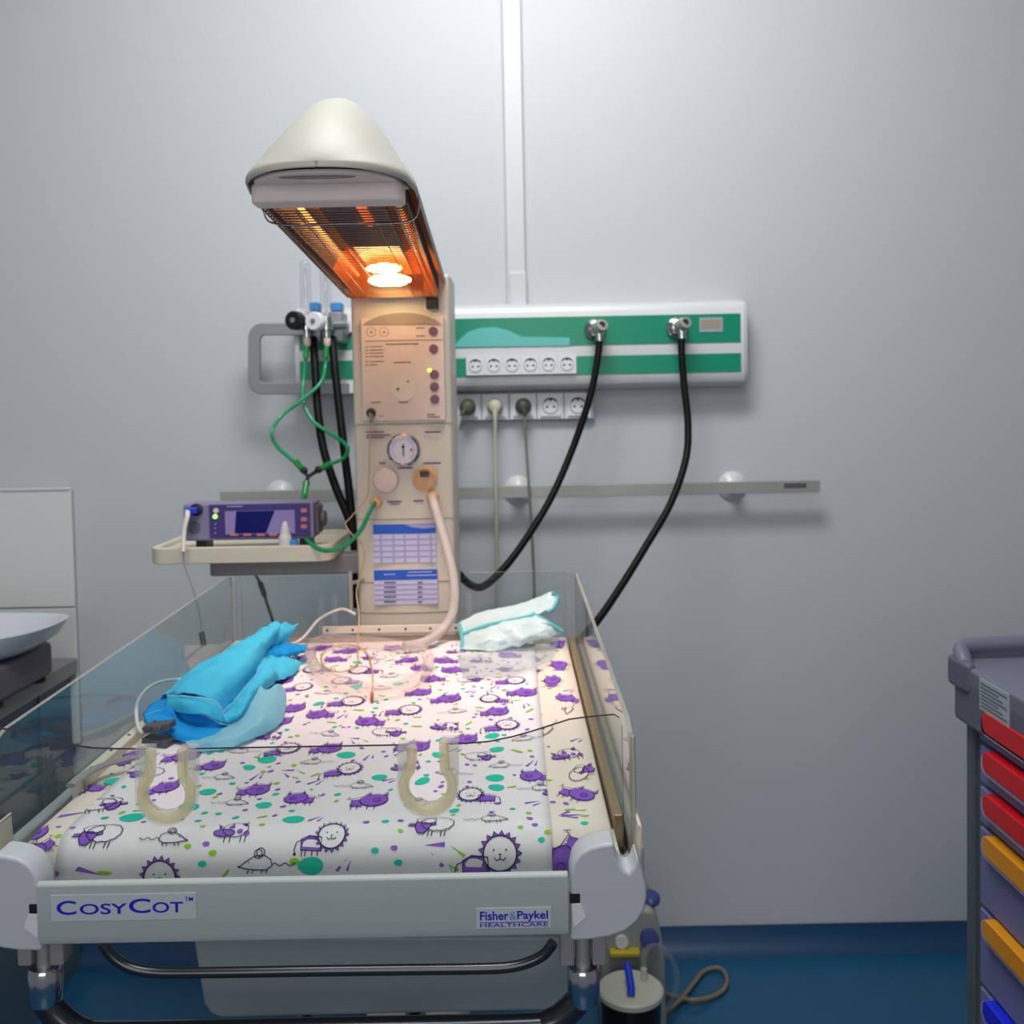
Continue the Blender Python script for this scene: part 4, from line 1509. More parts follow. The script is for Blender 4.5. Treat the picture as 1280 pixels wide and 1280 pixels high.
def base_sheet(sh, mb, step=.012, edge=.0, side_drop=.02):
    L = sh.roll * PI / 2 + sh.drop
    ss_ = []
    s = -L
    while s < sh.s1:
        ss_.append(s)
        s += .004 if s < 0 else step
        if ss_[-1] < 0 < s: s = 0.0
    ss_.append(sh.s1)
    nx = int((sh.x1 - sh.x0) / step)
    xs_ = [sh.x0 + (sh.x1 - sh.x0) * i / nx for i in range(nx + 1)]
    cols = []
    def sd(x, s, d, out):
        p = sh.surf(x, s); return Vector((p.x + out, p.y, p.z - d))
    grid_ = []
    for s in ss_:
        row = [sd(sh.x0, s, side_drop, -.004 * (edge > 0)), sd(sh.x0, s, side_drop * .3, -.004 * (edge > 0))] + [sh.surf(x, s) for x in xs_] + [sd(sh.x1, s, side_drop * .3, .004 * (edge > 0)), sd(sh.x1, s, side_drop, .004 * (edge > 0))]
        grid_.append(row)
    nr = len(grid_[0])
    mb.add([p for r_ in grid_ for p in r_], [(i * nr + j, i * nr + j + 1, (i + 1) * nr + j + 1, (i + 1) * nr + j) for i in range(len(grid_) - 1) for j in range(nr - 1)], 0)


def decorate(sh, mb, fixed, seed, dens, rotbase=0.0):
    rnd = random.Random(seed)
    placed = []
    for it in fixed:
        kind, px, py, wpx = it[:4]
        rot = it[4] if len(it) > 4 else 0
        x, s = sh.inv(px, py)
        Yh = sh.y0 + sh.roll + max(s, 0)
        w = wpx * Yh / F
        items = {'lion': m_lion(), 'lionr': m_lion(True, 1), 'face': m_lion(False), 'pig': m_pig(), 'pigr': m_pig(-1), 'sheep': m_sheep(), 'sheepr': m_sheep(-1),
                 'mouse': m_mouse(), 'mouser': m_mouse(-1), 'cow': m_cow(), 'blob': m_blob(), 'wedge': m_wedge(), 'pair': m_pair(), 'rays': m_rays(),
                 'dot': m_blob(LIL), 'tdot': m_blob(TEAL), 'gdot': m_blob(GRN), 'gd': m_dash(GRN)}[kind]
        put(sh, mb, items, x, s, w, rot)
        placed.append((x, s, w * .5))
    # larger repeats further back
    ani = [m_pig(), m_pig(-1), m_lion(), m_lion(True, 1), m_sheep(), m_mouse(), m_mouse(-1), m_cow(), m_sheep(-1)]
    wts = [5, 4, 2, 2, 2, 2, 2, 1, 1]
    tries = 0
    n_ani = 0
    while tries < dens[0] * 12:
        tries += 1
        x = rnd.uniform(sh.x0 + .015, sh.x1 - .015); s = rnd.uniform(.0, sh.s1 - .04)
        w = rnd.uniform(.043, .052)
        if all((x - a) ** 2 + ((s - b) * .95) ** 2 > (w * .66 + c) ** 2 for a, b, c in placed):
            put(sh, mb, rnd.choices(ani, wts)[0], x, s, w, rotbase + rnd.uniform(-.2, .2))
            placed.append((x, s, w * .5))
    tries = 0
    while tries < dens[1]:
        tries += 1
        x = rnd.uniform(sh.x0 + .01, sh.x1 - .01); s = rnd.uniform(-.02, sh.s1 - .03)
        k = rnd.random()
        if k < .12: it, w, cc = m_blob(), rnd.uniform(.016, .024), 1
        elif k < .32: it, w, cc = m_pair(), .022, 1
        elif k < .42: it, w, cc = m_rays(), .03, 1
        elif k < .58: it, w, cc = m_blob(LIL), rnd.uniform(.005, .008), 0
        elif k < .72: it, w, cc = m_blob(TEAL), rnd.uniform(.006, .009), 0
        elif k < .86: it, w, cc = m_blob(GRN), rnd.uniform(.005, .008), 0
        else: it, w, cc = m_dash(GRN), rnd.uniform(.012, .02), 0
        if all((x - a) ** 2 + (s - b) ** 2 > (w * .62 + c * 1.0) ** 2 for a, b, c in placed):
            put(sh, mb, it, x, s, w, rnd.uniform(-.7, .9))
            placed.append((x, s, w * .5))


# fitted cream sheet
fs_ = Sheet(XL + .024, XR - .020, MY1 - MY0 - .02, ZM - .0045, MY0 + .003, .034, .020, .0012)
mb = MB()
base_sheet(fs_, mb, .02, 1, .03)
fx = [('pigr', 703, 1076, 62, 1.2), ('cow', 708, 945, 52, .3), ('pig', 725, 993, 50, -.6), ('rays', 718, 1018, 40, .6), ('wedge', 716, 1019, 32), ('tdot', 730, 1029, 10), ('tdot', 762, 1048, 16),
      ('pigr', 708, 873, 36, -.3), ('lion', 95, 988, 48, 2.9), ('blob', 50, 1005, 24), ('pig', 42, 1042, 44, .35), ('wedge', 92, 1018, 36, .3), ('dot', 67, 1013, 7), ('blob', 140, 977, 26, .1), ('cow', 140, 930, 34, .3), ('pig', 160, 905, 30, .6),
      ('gd', 712, 1012, 16, -.1), ('pigr', 47, 1066, 40, 1.0)]
decorate(fs_, mb, fx, 3, (90, 700), 1.2)
tag(mb.build('fitted_sheet', ['sheetc', 'pr_ink', 'pr_pur', 'pr_teal', 'pr_grn', 'pr_lil'], ang=180),
    'cream animal-print fitted sheet covering the cot mattress underneath the white sheet', 'sheet')
# top white sheet
tsx0, tsx1 = P(68, 1075, MY0).x, P(690, 1060, MY0).x
ts = Sheet(tsx0, tsx1, MY1 - MY0 - .045, ZM, MY0, .034, .022, .0016)
mb = MB()
base_sheet(ts, mb, .012, 0, .004)
fx = [('lion', 625, 1067, 70), ('lion', 415, 1044, 56), ('face', 200, 1096, 66), ('lionr', 588, 993, 48), ('lion', 437, 961, 46, .15), ('lion', 634, 907, 44, .1), ('lionr', 612, 874, 36),
      ('sheep', 122, 1045, 62), ('sheep', 540, 1033, 58), ('sheepr', 600, 947, 40), ('cow', 290, 1040, 56), ('cow', 694, 991, 40), ('mouser', 208, 1048, 62), ('mouse', 330, 1079, 72), ('mouser', 610, 1024, 58),
      ('mouser', 445, 982, 50), ('mouser', 290, 1003, 50), ('mouser', 672, 985, 50), ('mouse', 395, 953, 44), ('mouse', 630, 957, 44), ('mouser', 275, 972, 44),
      ('pig', 320, 987, 44), ('pigr', 372, 998, 44), ('pig', 465, 1001, 52), ('pigr', 666, 970, 42), ('pig', 205, 985, 46, .3), ('pig', 410, 936, 44), ('pig', 265, 958, 40), ('pig', 650, 947, 0.1),
      ('blob', 386, 1083, 32), ('blob', 163, 1023, 32), ('blob', 365, 1025, 28), ('blob', 332, 950, 24), ('blob', 431, 944, 24), ('blob', 473, 971, 20), ('blob', 617, 972, 24), ('blob', 258, 990, 22), ('blob', 567, 1013, 14, .5),
      ('pair', 432, 1082, 26, -.2), ('pair', 397, 1024, 24, -.3), ('rays', 556, 1070, 52), ('wedge', 112, 1090, 36, -.3), ('gd', 130, 1091, 20, -.2), ('pair', 668, 1004, 24, -.8), ('pair', 488, 975, 22, -.7), ('rays', 365, 967, 34), ('gd', 172, 1014, 14), ('gdot', 265, 1066, 10), ('tdot', 252, 1080, 11), ('dot', 257, 1055, 9),
      ('gdot', 234, 1058, 9), ('tdot', 468, 1063, 10), ('dot', 492, 1060, 9), ('tdot', 497, 1078, 11), ('dot', 457, 1028, 9), ('tdot', 481, 1027, 10), ('tdot', 247, 1026, 9), ('gdot', 253, 1033, 7), ('gdot', 367, 1077, 12), ('gd', 282, 1092, 14, .7),
      ('tdot', 676, 1050, 9), ('gdot', 684, 1040, 9), ('dot', 668, 1031, 8), ('gdot', 650, 1034, 7), ('tdot', 640, 1011, 8), ('dot', 614, 1015, 7), ('dot', 68, 1092, 10), ('dot', 90, 1035, 8)]
fx = [f_ for f_ in fx if f_[3] > 1]
decorate(ts, mb, fx, 11, (330, 1500))
tag(mb.build('cot_sheet', ['sheetw', 'pr_ink', 'pr_pur', 'pr_teal', 'pr_grn', 'pr_lil'], ang=180),
    'white cotton sheet printed with purple animals spread on top of the cot', 'sheet')

# ================================================================== THINGS ON THE COT
ZS = ZM + .002


def G(px, py, h): return PZ(px, py, ZS + h)


gw = thing('folded_gown', 'crumpled bright blue disposable gown bundled at the left side of the cot', 'gown', tuple(G(270, 890, 0)))


def crumple(mb, amp, sc_n=30, seed=0):
    for v in mb.v:
        n_ = noise.noise(v * sc_n + Vector((seed, 0, 0)))
        n2_ = noise.noise(v * sc_n * 2.3 + Vector((seed, 5, 0)))
        rd = abs(noise.noise(v * sc_n * 1.3 + Vector((seed, 2, 7))))
        v.z += amp * (n_ + .6 * n2_ + 1.6 * (.35 - min(rd * 2.2, .7)))
        v.x += amp * .5 * noise.noise(v * sc_n + Vector((0, seed, 9)))
        if v.z < ZS + .0015: v.z = ZS + .0015


mb = MB()
mb.grid([[G(195, 885, .0), G(225, 858, .0), G(262, 838, .0), G(305, 822, .0), G(342, 806, .0)],
         [G(207, 869, .030), G(241, 836, .042), G(282, 813, .050), G(323, 790, .058), G(345, 778, .062)],
         [G(230, 866, .045), G(260, 838, .055), G(298, 816, .062), G(331, 794, .066), G(350, 781, .064)],
         [G(252, 872, .044), G(280, 846, .054), G(310, 820, .058), G(335, 800, .060), G(350, 786, .058)],
         [G(268, 880, .034), G(292, 856, .040), G(318, 830, .044), G(334, 809, .044), G(345, 797, .044)],
         [G(276, 895, .014), G(300, 868, .018), G(320, 842, .020), G(333, 822, .020), G(343, 806, .022)]], nu=8, nv=6)
crumple(mb, .0035, 34, 1)
mb.build('main_fold', 'gown', gw, solid=.0012, ang=180)
# front cuffs: three stacked folds opening towards the viewer
mb = MB()
mb.grid([[G(209, 868, .034), G(235, 870, .044), G(262, 873, .044), G(274, 880, .036), G(279, 893, .022)],
         [G(208, 876, .030), G(233, 879, .040), G(260, 881, .038), G(271, 889, .030), G(283, 902, .014)],
         [G(206, 885, .022), G(232, 892, .026), G(256, 893, .028), G(268, 899, .020), G(290, 908, .008)]], nu=8, nv=5)
crumple(mb, .001, 40, 3)
mb.build('cuff_fold', 'gown', gw, solid=.0012, ang=180)
mb = MB()
mb.grid([[G(182, 893, .006), G(205, 886, .018), G(232, 888, .022), G(256, 892, .020), G(275, 902, .010)],
         [G(181, 900, .010), G(205, 897, .018), G(235, 901, .010), G(258, 905, .006), G(280, 908, .006)],
         [G(185, 906, .008), G(208, 910, .014), G(238, 917, .012), G(262, 915, .010), G(288, 907, .008)],
         [G(187, 912, .001), G(212, 922, .004), G(240, 928, .004), G(266, 925, .004), G(296, 902, .006)]], nu=8, nv=6)
crumple(mb, .0018, 36, 4)
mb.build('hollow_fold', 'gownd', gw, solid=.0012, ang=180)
mb = MB()
mb.grid([[G(178, 893, .004), G(190, 880, .012), G(205, 871, .022)], [G(184, 902, .010), G(200, 892, .018), G(214, 884, .028)], [G(190, 912, .001), G(206, 905, .010), G(222, 897, .016)]], nu=6, nv=6)
crumple(mb, .0015, 36, 8)
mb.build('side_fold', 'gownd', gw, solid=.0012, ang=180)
# upright loop fold in the middle
mb = MB()
mb.grid([[G(272, 898, .004), G(290, 884, .006), G(304, 868, .006), G(318, 852, .006), G(328, 838, .006)],
         [G(275, 895, .016), G(291, 878, .024), G(305, 861, .030), G(320, 843, .030), G(332, 826, .030)],
         [G(279, 899, .020), G(297, 879, .032), G(309, 861, .038), G(322, 851, .036), G(338, 830, .034)],
         [G(284, 903, .016), G(302, 888, .030), G(315, 868, .036), G(326, 858, .030), G(345, 838, .028)],
         [G(291, 908, .006), G(308, 895, .012), G(318, 880, .014), G(329, 866, .012), G(350, 846, .010)]], nu=7, nv=6)
crumple(mb, .0025, 34, 5)
mb.build('loop_fold', 'gown', gw, solid=.0012, ang=180)
# pale thin layer at the front right
mb = MB()
mb.grid([[G(226, 922, .004), G(262, 921, .008), G(291, 903, .014), G(313, 880, .026), G(322, 853, .034)],
         [G(232, 928, .004), G(268, 926, .010), G(298, 908, .016), G(322, 884, .026), G(333, 862, .030)],
         [G(238, 934, .002), G(276, 931, .006), G(308, 915, .012), G(337, 892, .020), G(349, 854, .026)],
         [G(248, 940, .001), G(284, 936, .001), G(318, 923, .002), G(352, 902, .004), G(358, 866, .008)]], nu=8, nv=6)
crumple(mb, .0022, 30, 6)
mb.build('thin_layer', 'gownp', gw, solid=.0008, ang=180)
for pts in ([(209, 869, .037), (235, 871, .046), (262, 874, .046), (274, 881, .038), (280, 894, .024), (284, 903, .016)],
            [(182, 894, .010), (206, 887, .022), (232, 890, .024), (256, 894, .022), (275, 904, .014), (290, 907, .012)],
            [(275, 894, .020), (291, 878, .028), (305, 861, .034), (320, 843, .034), (332, 826, .033)]):
    MB().tube([G(*q) for q in pts], .0011, 6, sm=6).build('fold_edge', 'gownp', gw)
# pointed ends at the back right
for k, (c_, rows) in enumerate([
    ('gown', [[G(338, 781, .062), G(350, 779, .060), G(362, 779, .054), G(374, 780, .050)], [G(338, 795, .045), G(350, 792, .048), G(360, 790, .046), G(367, 788, .044)], [G(338, 808, .03), G(346, 806, .03), G(353, 802, .032), G(360, 798, .034)]]),
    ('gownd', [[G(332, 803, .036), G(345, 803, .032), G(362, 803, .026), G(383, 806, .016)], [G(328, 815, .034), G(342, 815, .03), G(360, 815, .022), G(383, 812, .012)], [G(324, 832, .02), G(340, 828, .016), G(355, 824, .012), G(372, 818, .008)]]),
    ('gown', [[G(326, 822, .030), G(342, 820, .026), G(358, 822, .018), G(370, 824, .012)], [G(320, 838, .030), G(338, 836, .026), G(356, 834, .018), G(376, 831, .008)], [G(322, 856, .018), G(338, 852, .014), G(352, 848, .008), G(366, 842, .004)]]),
]):
    mb = MB().grid(rows, nu=7, nv=6)
    crumple(mb, .0035, 38, 11 + k)
    mb.build('pointed_fold', c_, gw, solid=.0012, ang=180)

# mask pouch
mp_ = thing('mask_pouch', 'pale turquoise clear-fronted medical pouch leaning at the back right of the cot', 'pouch', tuple(P(640, 812, 1.79)))
mb = MB().grid([[P(573, 779, 1.835), P(605, 764, 1.84), P(640, 757, 1.84), P(672, 747, 1.84), P(690, 740, 1.84), P(697, 745, 1.84)],
                [P(576, 786, 1.82), P(606, 774, 1.815), P(640, 767, 1.815), P(672, 757, 1.82), P(688, 753, 1.82), P(696, 753, 1.82)],
                [P(577, 793, 1.80), P(607, 781, 1.79), P(640, 774, 1.79), P(665, 770, 1.80), P(680, 765, 1.80), P(690, 762, 1.80)]], nu=6, nv=6)
for v in mb.v: v.y += .006 * noise.noise(v * 45) + .004 * abs(noise.noise(v * 90)); v.z += .0025 * noise.noise(v * 70)
mb.build('top_flap', 'pack', mp_, solid=.001, ang=180)
mb = MB().grid([[P(577, 793, 1.80), P(600, 784, 1.79), P(630, 776, 1.785), P(662, 771, 1.79), P(668, 766, 1.80)],
                [P(578, 803, 1.785), P(605, 795, 1.765), P(635, 786, 1.76), P(668, 780, 1.77), P(686, 778, 1.78)],
                [P(577, 812, 1.77), P(605, 806, 1.75), P(640, 799, 1.745), P(672, 792, 1.76), P(703, 788, 1.78)],
                [P(576, 819, 1.76), P(606, 816, 1.745), P(640, 809, 1.745), P(672, 800, 1.76), P(702, 792, 1.78)]], nu=7, nv=6)
for v in mb.v:
    v.y += .010 * noise.noise(v * 40 + Vector((4, 0, 0))) - .008 * abs(noise.noise(v * 80)); v.z += .003 * noise.noise(v * 60)
    v.z = max(v.z, ZS + .002)
mb.build('pocket', 'pack', mp_, solid=.001, ang=180)
for pts in ([P(574, 780, 1.83), P(577, 793, 1.795), P(578, 803, 1.78), P(576, 818, 1.757)], [P(577, 793, 1.795), P(607, 782, 1.785), P(640, 775, 1.782), P(666, 769, 1.79)],
            [P(666, 767, 1.80), P(684, 777, 1.778), P(703, 789, 1.776)], [P(690, 741, 1.835), P(697, 747, 1.835), P(692, 760, 1.80), P(684, 765, 1.795)]):
    MB().tube(pts, .0034, 8, sm=5).build('sealed_edge', 'packc', mp_)
# flat clear film beneath
mb = MB()
fl = [G(572, 818, .004), G(640, 812, .004), G(700, 795, .004), G(690, 826, .004), G(640, 846, .004), G(578, 848, .004)]
mb.extr(fl, (0, 0, .0006))
mb.build('clear_backing', 'film', mp_, smooth=False)

# breathing hose
cH = P(541, 622, YC)
zz = ZS + .0125
def L_(px, py, dz=0): p = PZ(px, py, zz + dz); return p
pts = [Vector((cH.x, YC - .014, cH.z)), P(543, 632, 1.875), P(550, 655, 1.862), P(560, 690, 1.850), P(568, 730, 1.842), P(566, 765, 1.836), P(552, 788, 1.825), L_(530, 803), L_(505, 808)]
br = thing('breathing_hose', 'thick milky corrugated-clear hose falling from the column and coiled on the sheet', 'hose', (L_(460, 830).x, L_(460, 830).y, ZS))
MB().tube(pts, .0085, 14, sm=8).build('hanging_length', 'hosed', br)
lp_ = [(505, 808), (470, 803), (435, 800), (408, 799), (391, 806), (388, 820), (398, 838), (425, 853), (462, 861), (500, 858), (526, 845), (536, 828), (530, 813), (512, 807)]
MB().tube([L_(x, y, .0 if i < 12 else .014) for i, (x, y) in enumerate(lp_)], .0095, 14, sm=8).build('coiled_length', 'hose', br)

# temperature probe wire
c = P(464.5, 516, YC)
pw = thing('temperature_probe', 'thin yellowish probe wire hanging down the column with a red tip on the sheet', 'probe', (c.x, YC - .02, ZS))
p_ = [Vector((c.x, YC - .026, c.z)), P(463, 530, 1.885), P(462, 560, 1.89), P(461, 600, 1.89), P(458, 622, 1.888), P(440, 645, 1.89), P(432, 655, 1.89), P(440, 668, 1.885), P(452, 680, 1.888), P(455, 700, 1.888), P(446, 738, 1.884), P(449, 770, 1.852), G(447, 806, .004), G(446, 830, .003), G(425, 840, .003), G(405, 832, .003), G(404, 815, .003), G(430, 806, .003), G(455, 812, .003), G(464, 830, .003), G(466, 850, .003), G(465, 868, .003)]
MB().tube(p_, .0013, 6, sm=8).build('wire', 'probe', pw)
MB().tube([G(465, 866, .003), G(465, 875, .003)], .0026, 8, sm=0).build('tip', 'redt', pw)
MB().tube([P(464.5, 518, YC - .026), P(464, 528, YC - .03)], .003, 8, sm=0).build('strain_relief', 'steelg', pw)

# sensor clip with white cable
sc0 = thing('sensor_clip', 'dark grey sensor clip on a white cable at the front end of the gown', 'sensor', tuple(G(198, 920, 0)))
mb = MB()
a0, a1 = G(183, 917, .012), G(212, 920, .012)
d = (a1 - a0)
for k, (dz, wy) in enumerate(((.0, .012), (.011, .011))):
    mb.add([], [])
    c0_, c1_ = a0 + Vector((0, 0, dz - .006 + (.003 if k else 0))), a1 + Vector((0, 0, dz - .006))
    b = MB().box(0, d.length, -wy, wy, -.0042, .0042)
    dn = d.normalized()
    ang_ = math.atan2(dn.y, dn.x) + (.25 if k else .1)
    rm = Matrix.Rotation(ang_, 4, 'Z') @ Matrix.Rotation(-.12 if k else .1, 4, 'Y')
    mb.add([c0_ + (rm @ v) for v in b.v], b.f)
for t in (.25, .45, .65):
    q = a0 + d * t
    mb.cyl(q + Vector((0, -.012, .011)), q + Vector((0, .010, .013)), .0035, n=10)
mb.build('clip_jaws', 'clip', sc0, bevel=.002)
MB().tube([a0 + Vector((.002, 0, .004)), G(176, 915, .012), G(171, 900, .014), G(172, 878, .02), G(185, 860, .022), G(205, 851, .016), G(235, 847, .008), G(290, 830, .004), G(340, 812, .004), G(375, 800, .01), G(398, 775, .04), P(420, 763, 1.84), P(432, 762, 1.85), P(444, 768, 1.85)], .0024, 8, sm=8).build('cable', 'cordw', sc0)

# ================================================================== MONITOR ON THE SHELF
YMn = YT - .095
zs_ = tz1 - .010
a = R(229, 629, 392, 675, YMn)
fdz = P(300, 680, YMn).z
mn = thing('patient_monitor', 'purple-faced patient monitor with dark screen standing on the side shelf', 'monitor', ((a[0] + a[1]) / 2, YMn + .08, zs_))
MB().box(a[0], a[1], YMn, YMn + .065, a[2], a[3]).build('case', 'mong', mn, bevel=.004)
for x in (a[0] + .02, a[1] - .03):
    MB().box(x, x + .02, YMn + .01, YMn + .055, zs_, a[2] + .001).build('foot', 'black', mn)
b = R(262, 629, 388, 673, YMn)
fc = MB().box(b[0], b[1], YMn - .002, YMn + .001, b[2] + .002, b[3] - .001).build('fascia', 'monp', mn, bevel=.001)
b = R(282, 638, 369, 667, YMn)
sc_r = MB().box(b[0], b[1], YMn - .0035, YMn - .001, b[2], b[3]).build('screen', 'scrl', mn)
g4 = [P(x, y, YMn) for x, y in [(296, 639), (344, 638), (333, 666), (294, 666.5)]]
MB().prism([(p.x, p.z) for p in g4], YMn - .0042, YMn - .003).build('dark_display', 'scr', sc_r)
for x in (293, 309.5, 326.5, 342):
    q = R(x - 5, 664.5, x + 5, 668.5, YMn)
    MB().box(q[0], q[1], YMn - .004, YMn - .001, q[2] - .002, q[3] - .002).build('key', 'btnr', mn, bevel=.001)
for y in (638, 649, 658):
    q = R(376.5, y - 2.5, 384, y + 2.5, YMn)
    MB().box(q[0], q[1], YMn - .004, YMn - .001, q[2], q[3]).build('key', 'btnr', mn, bevel=.001)
c = P(270.5, 638, YMn); MB().disc(c, .005, YMn - .004, YMn - .001).build('power_button', 'knobp', mn)
c = P(269.5, 645.5, YMn); MB().sph((c.x, YMn - .003, c.z), .0042).build('indicator_lamp', 'ledg', mn)
mb = MB()
for y in (655, 660, 666): mb.disc(P(269.5, y, YMn), .0015, YMn - .003, YMn - .001, 0, 8)
bars(mb, [(284, 287, 633), (288, 303, 633)], YMn - .002, 0, .001)
mb.build('lettering', 'chartm', mn)
c = P(242, 659, YMn)
mb = MB()
for k in range(-4, 5):
    h_ = math.sqrt(max(0, 1 - (k / 4.6) ** 2)) * .0135
    mb.box(c.x + k * .003 - .0008, c.x + k * .003 + .0008, YMn - .001, YMn + .001, c.z - h_, c.z + h_)
mb.build('speaker_grille', 'mondk', mn)
c = P(246, 637, YMn)
MB().lathe((c.x, YMn, c.z), (0, -1, 0), [(.012, 0), (.012, .006), (.009, .007)], 20).build('cable_socket', 'black', mn)
mb = MB().box(a[1], a[1] + .008, YMn + .01, YMn + .055, a[2] + .008, a[3] - .008)
mb.lathe((a[1] + .008, YMn + .035, (a[2] + a[3]) / 2), (1, 0, 0), [(.016, 0), (.016, .008), (.012, .01)], 16)
mb.build('side_clamp', 'mondk', mn, bevel=.002)
mc = thing('monitor_cable', 'white cable with blue plug leading from the monitor down to the cot', 'cable', (c.x, YMn - .02, ZS))
MB().box(c.x - .014, c.x + .006, YMn - .026, YMn - .0075, c.z - .006, c.z + .006).build('connector', 'bluec', mc, bevel=.003)
MB().tube([(c.x - .012, YMn - .018, c.z), P(234, 645, 1.87), P(230, 665, 1.862), P(229, 690, 1.85)], lambda t: .005 - .001 * t, 8, sm=6).build('thick_cable', 'cordw', mc)
MB().tube([P(229, 690, 1.85), P(231, 706, 1.85), P(241, 735, 1.84), P(250, 770, 1.83), P(254, 800, 1.82)], .002, 8, sm=6).build('thin_cable', 'armg', mc)
MB().tube([P(252, 790, 1.825), P(255, 808, 1.82)], .0055, 8, sm=0).build('joint', 'clip', mc)
# dark cable behind the cot
mb = MB().tube([P(318, 716, 1.99), P(327, 733, 1.99), P(334, 755, 1.98), P(343, 785, 1.975), P(350, 830, 1.97)], .003, 8, sm=6)
mb.tube([P(325, 728, 1.99), P(331, 745, 1.985)], .0055, 8, sm=0)
tag(mb.build('sensor_cable', 'mondk'), 'dark cable dangling from the shelf arm behind the clear wall', 'cable')
# bottle, blue cap, flat card and black pad on the shelf
c = P(354.5, 683, 1.885)
bt = thing('dropper_bottle', 'small white dropper bottle standing in front of the monitor', 'bottle', (c.x, 1.885, zs_ ))
zq = P(354, 672, 1.885).z - zs_
hq = P(354, 653, 1.885).z - zs_
MB().lathe((c.x, 1.9, zs_), (0, 0, 1), [(.011, 0), (.0122, .002), (.0122, zq), (.009, zq + .006)], 20).build('bottle_body', 'bottle', bt)
MB().lathe((c.x, 1.9, zs_), (0, 0, 1), [(.0088, zq + .006), (.0085, zq + .012), (.005, hq - .004), (.003, hq)], 20).build('nozzle_cap', 'bottle', bt)
c = P(367, 680, 1.9)
tag(MB().lathe((c.x, 1.9, zs_), (0, 0, 1), [(.0085, 0), (.009, .002), (.009, .017), (.0075, .02)], 16).build('small_cap', 'bluem'), 'small mid-blue cap lying right of the white dropper bottle', 'cap')
a = R(240, 672, 296, 676, YMn - .01)
tag(MB().box(a[0], a[1], YMn - .012, YMn + .0, zs_, zs_ + .006).build('paper_card', 'unitw', bevel=.001), 'flat white card on the shelf under the monitor front', 'card')

# ================================================================== GREEN TUBING
gt = thing('oxygen_tubing', 'thin green tubing joining the flowmeters through a black Y piece to the column', 'tubing', (fm1.x + .01, 2.2, fm1.z - .3))
n1 = Vector((fm1.x, YF, fm1.z - .06)); n2 = Vector((fm2.x, YF, fm2.z - .06))
def gtube(pts): MB().tube(pts, .0043, 10, sm=8).build('tube', 'gtube', gt)
gtube([n2, P(407, 455, YF), P(401, 478, 2.27), P(380, 498, 2.25), P(352, 520, 2.23), P(340, 540, 2.2), P(346, 557, 2.2), P(362, 572, 2.19), P(372, 580, 2.19)])
gtube([n1, P(380, 470, YF), P(379, 500, 2.27), P(392, 527, 2.25), P(418, 545, 2.23), P(434, 558, 2.2), P(430, 572, 2.2), P(412, 580, 2.19), P(403, 584, 2.19)])
gtube([P(381, 613, 2.17), P(376, 635, 2.12), P(376, 655, 2.02), P(384, 675, 1.90), P(405, 688, 1.87), P(430, 682, 1.87), P(450, 664, 1.872), P(462, 640, 1.88), Vector((P(470, 628, YC).x, YC - .012, P(470, 628, YC).z))])
for q0, q1 in ((n1 + Vector((0, 0, .008)), P(382, 447, YF)), (n2 + Vector((0, 0, .008)), P(407, 447, YF)), (P(369, 576, 2.19), P(379, 588, 2.19)), (P(414, 579, 2.19), P(399, 587, 2.19)), (P(383, 602, 2.18), P(380, 622, 2.16))):
    MB().tube([q0, (q0 + q1) / 2, q1], .0068, 10, sm=0).build('connector', 'gtubed', gt)
mb = MB().tube([P(379, 587, 2.19), P(385, 596, 2.185)], .0042, 8, sm=0)
mb.tube([P(400, 586, 2.19), P(385, 596, 2.185)], .0042, 8, sm=0)
mb.tube([P(385, 596, 2.185), P(382, 606, 2.18)], .0042, 8, sm=0)
for q in ((380, 588), (398, 587), (383, 604)):
    c = P(q[0], q[1], 2.187); mb.sph(c, .0085, 12)
mb.build('y_piece', 'dark', gt)

# ================================================================== CUPBOARD, WORKTOP, SCALE (left)
Yk = YW - .028
XCt = PZ(95, 824, .78).x
XCt = P(97, 822, Yk).x
ZCt = P(97, 822, Yk).z
cb = thing('base_cupboard', 'teal-grey base cupboard standing against the wall at far left', 'cupboard', (-1.6, 2.1, 0))
MB().box(-2.3, XCt - .02, 1.75, Yk, .0, ZCt - .04).build('carcass', 'cabs', cb, bevel=.002)
for k in range(3):
    MB().box(-2.29 + k * .4, -1.9 + k * .4, 1.735, 1.75, .1, ZCt - .05).build('door', 'cabs', cb, bevel=.002)
mb = MB().box(-2.3, XCt - .02 + .004, 2.30, 2.33, .0, ZCt - .041)
mb.build('edge_strip', 'cartp', cb)
tag(MB().box(-2.32, XCt, 1.72, Yk, ZCt - .038, ZCt).build('worktop', 'ctop', bevel=.003), 'speckled grey worktop on the cupboard below the white tiles', 'worktop')
bs = thing('baby_scale', 'white oval baby scale dish on a dark base on the grey worktop', 'scale', (-1.25, 2.08, ZCt))
dz0 = .062
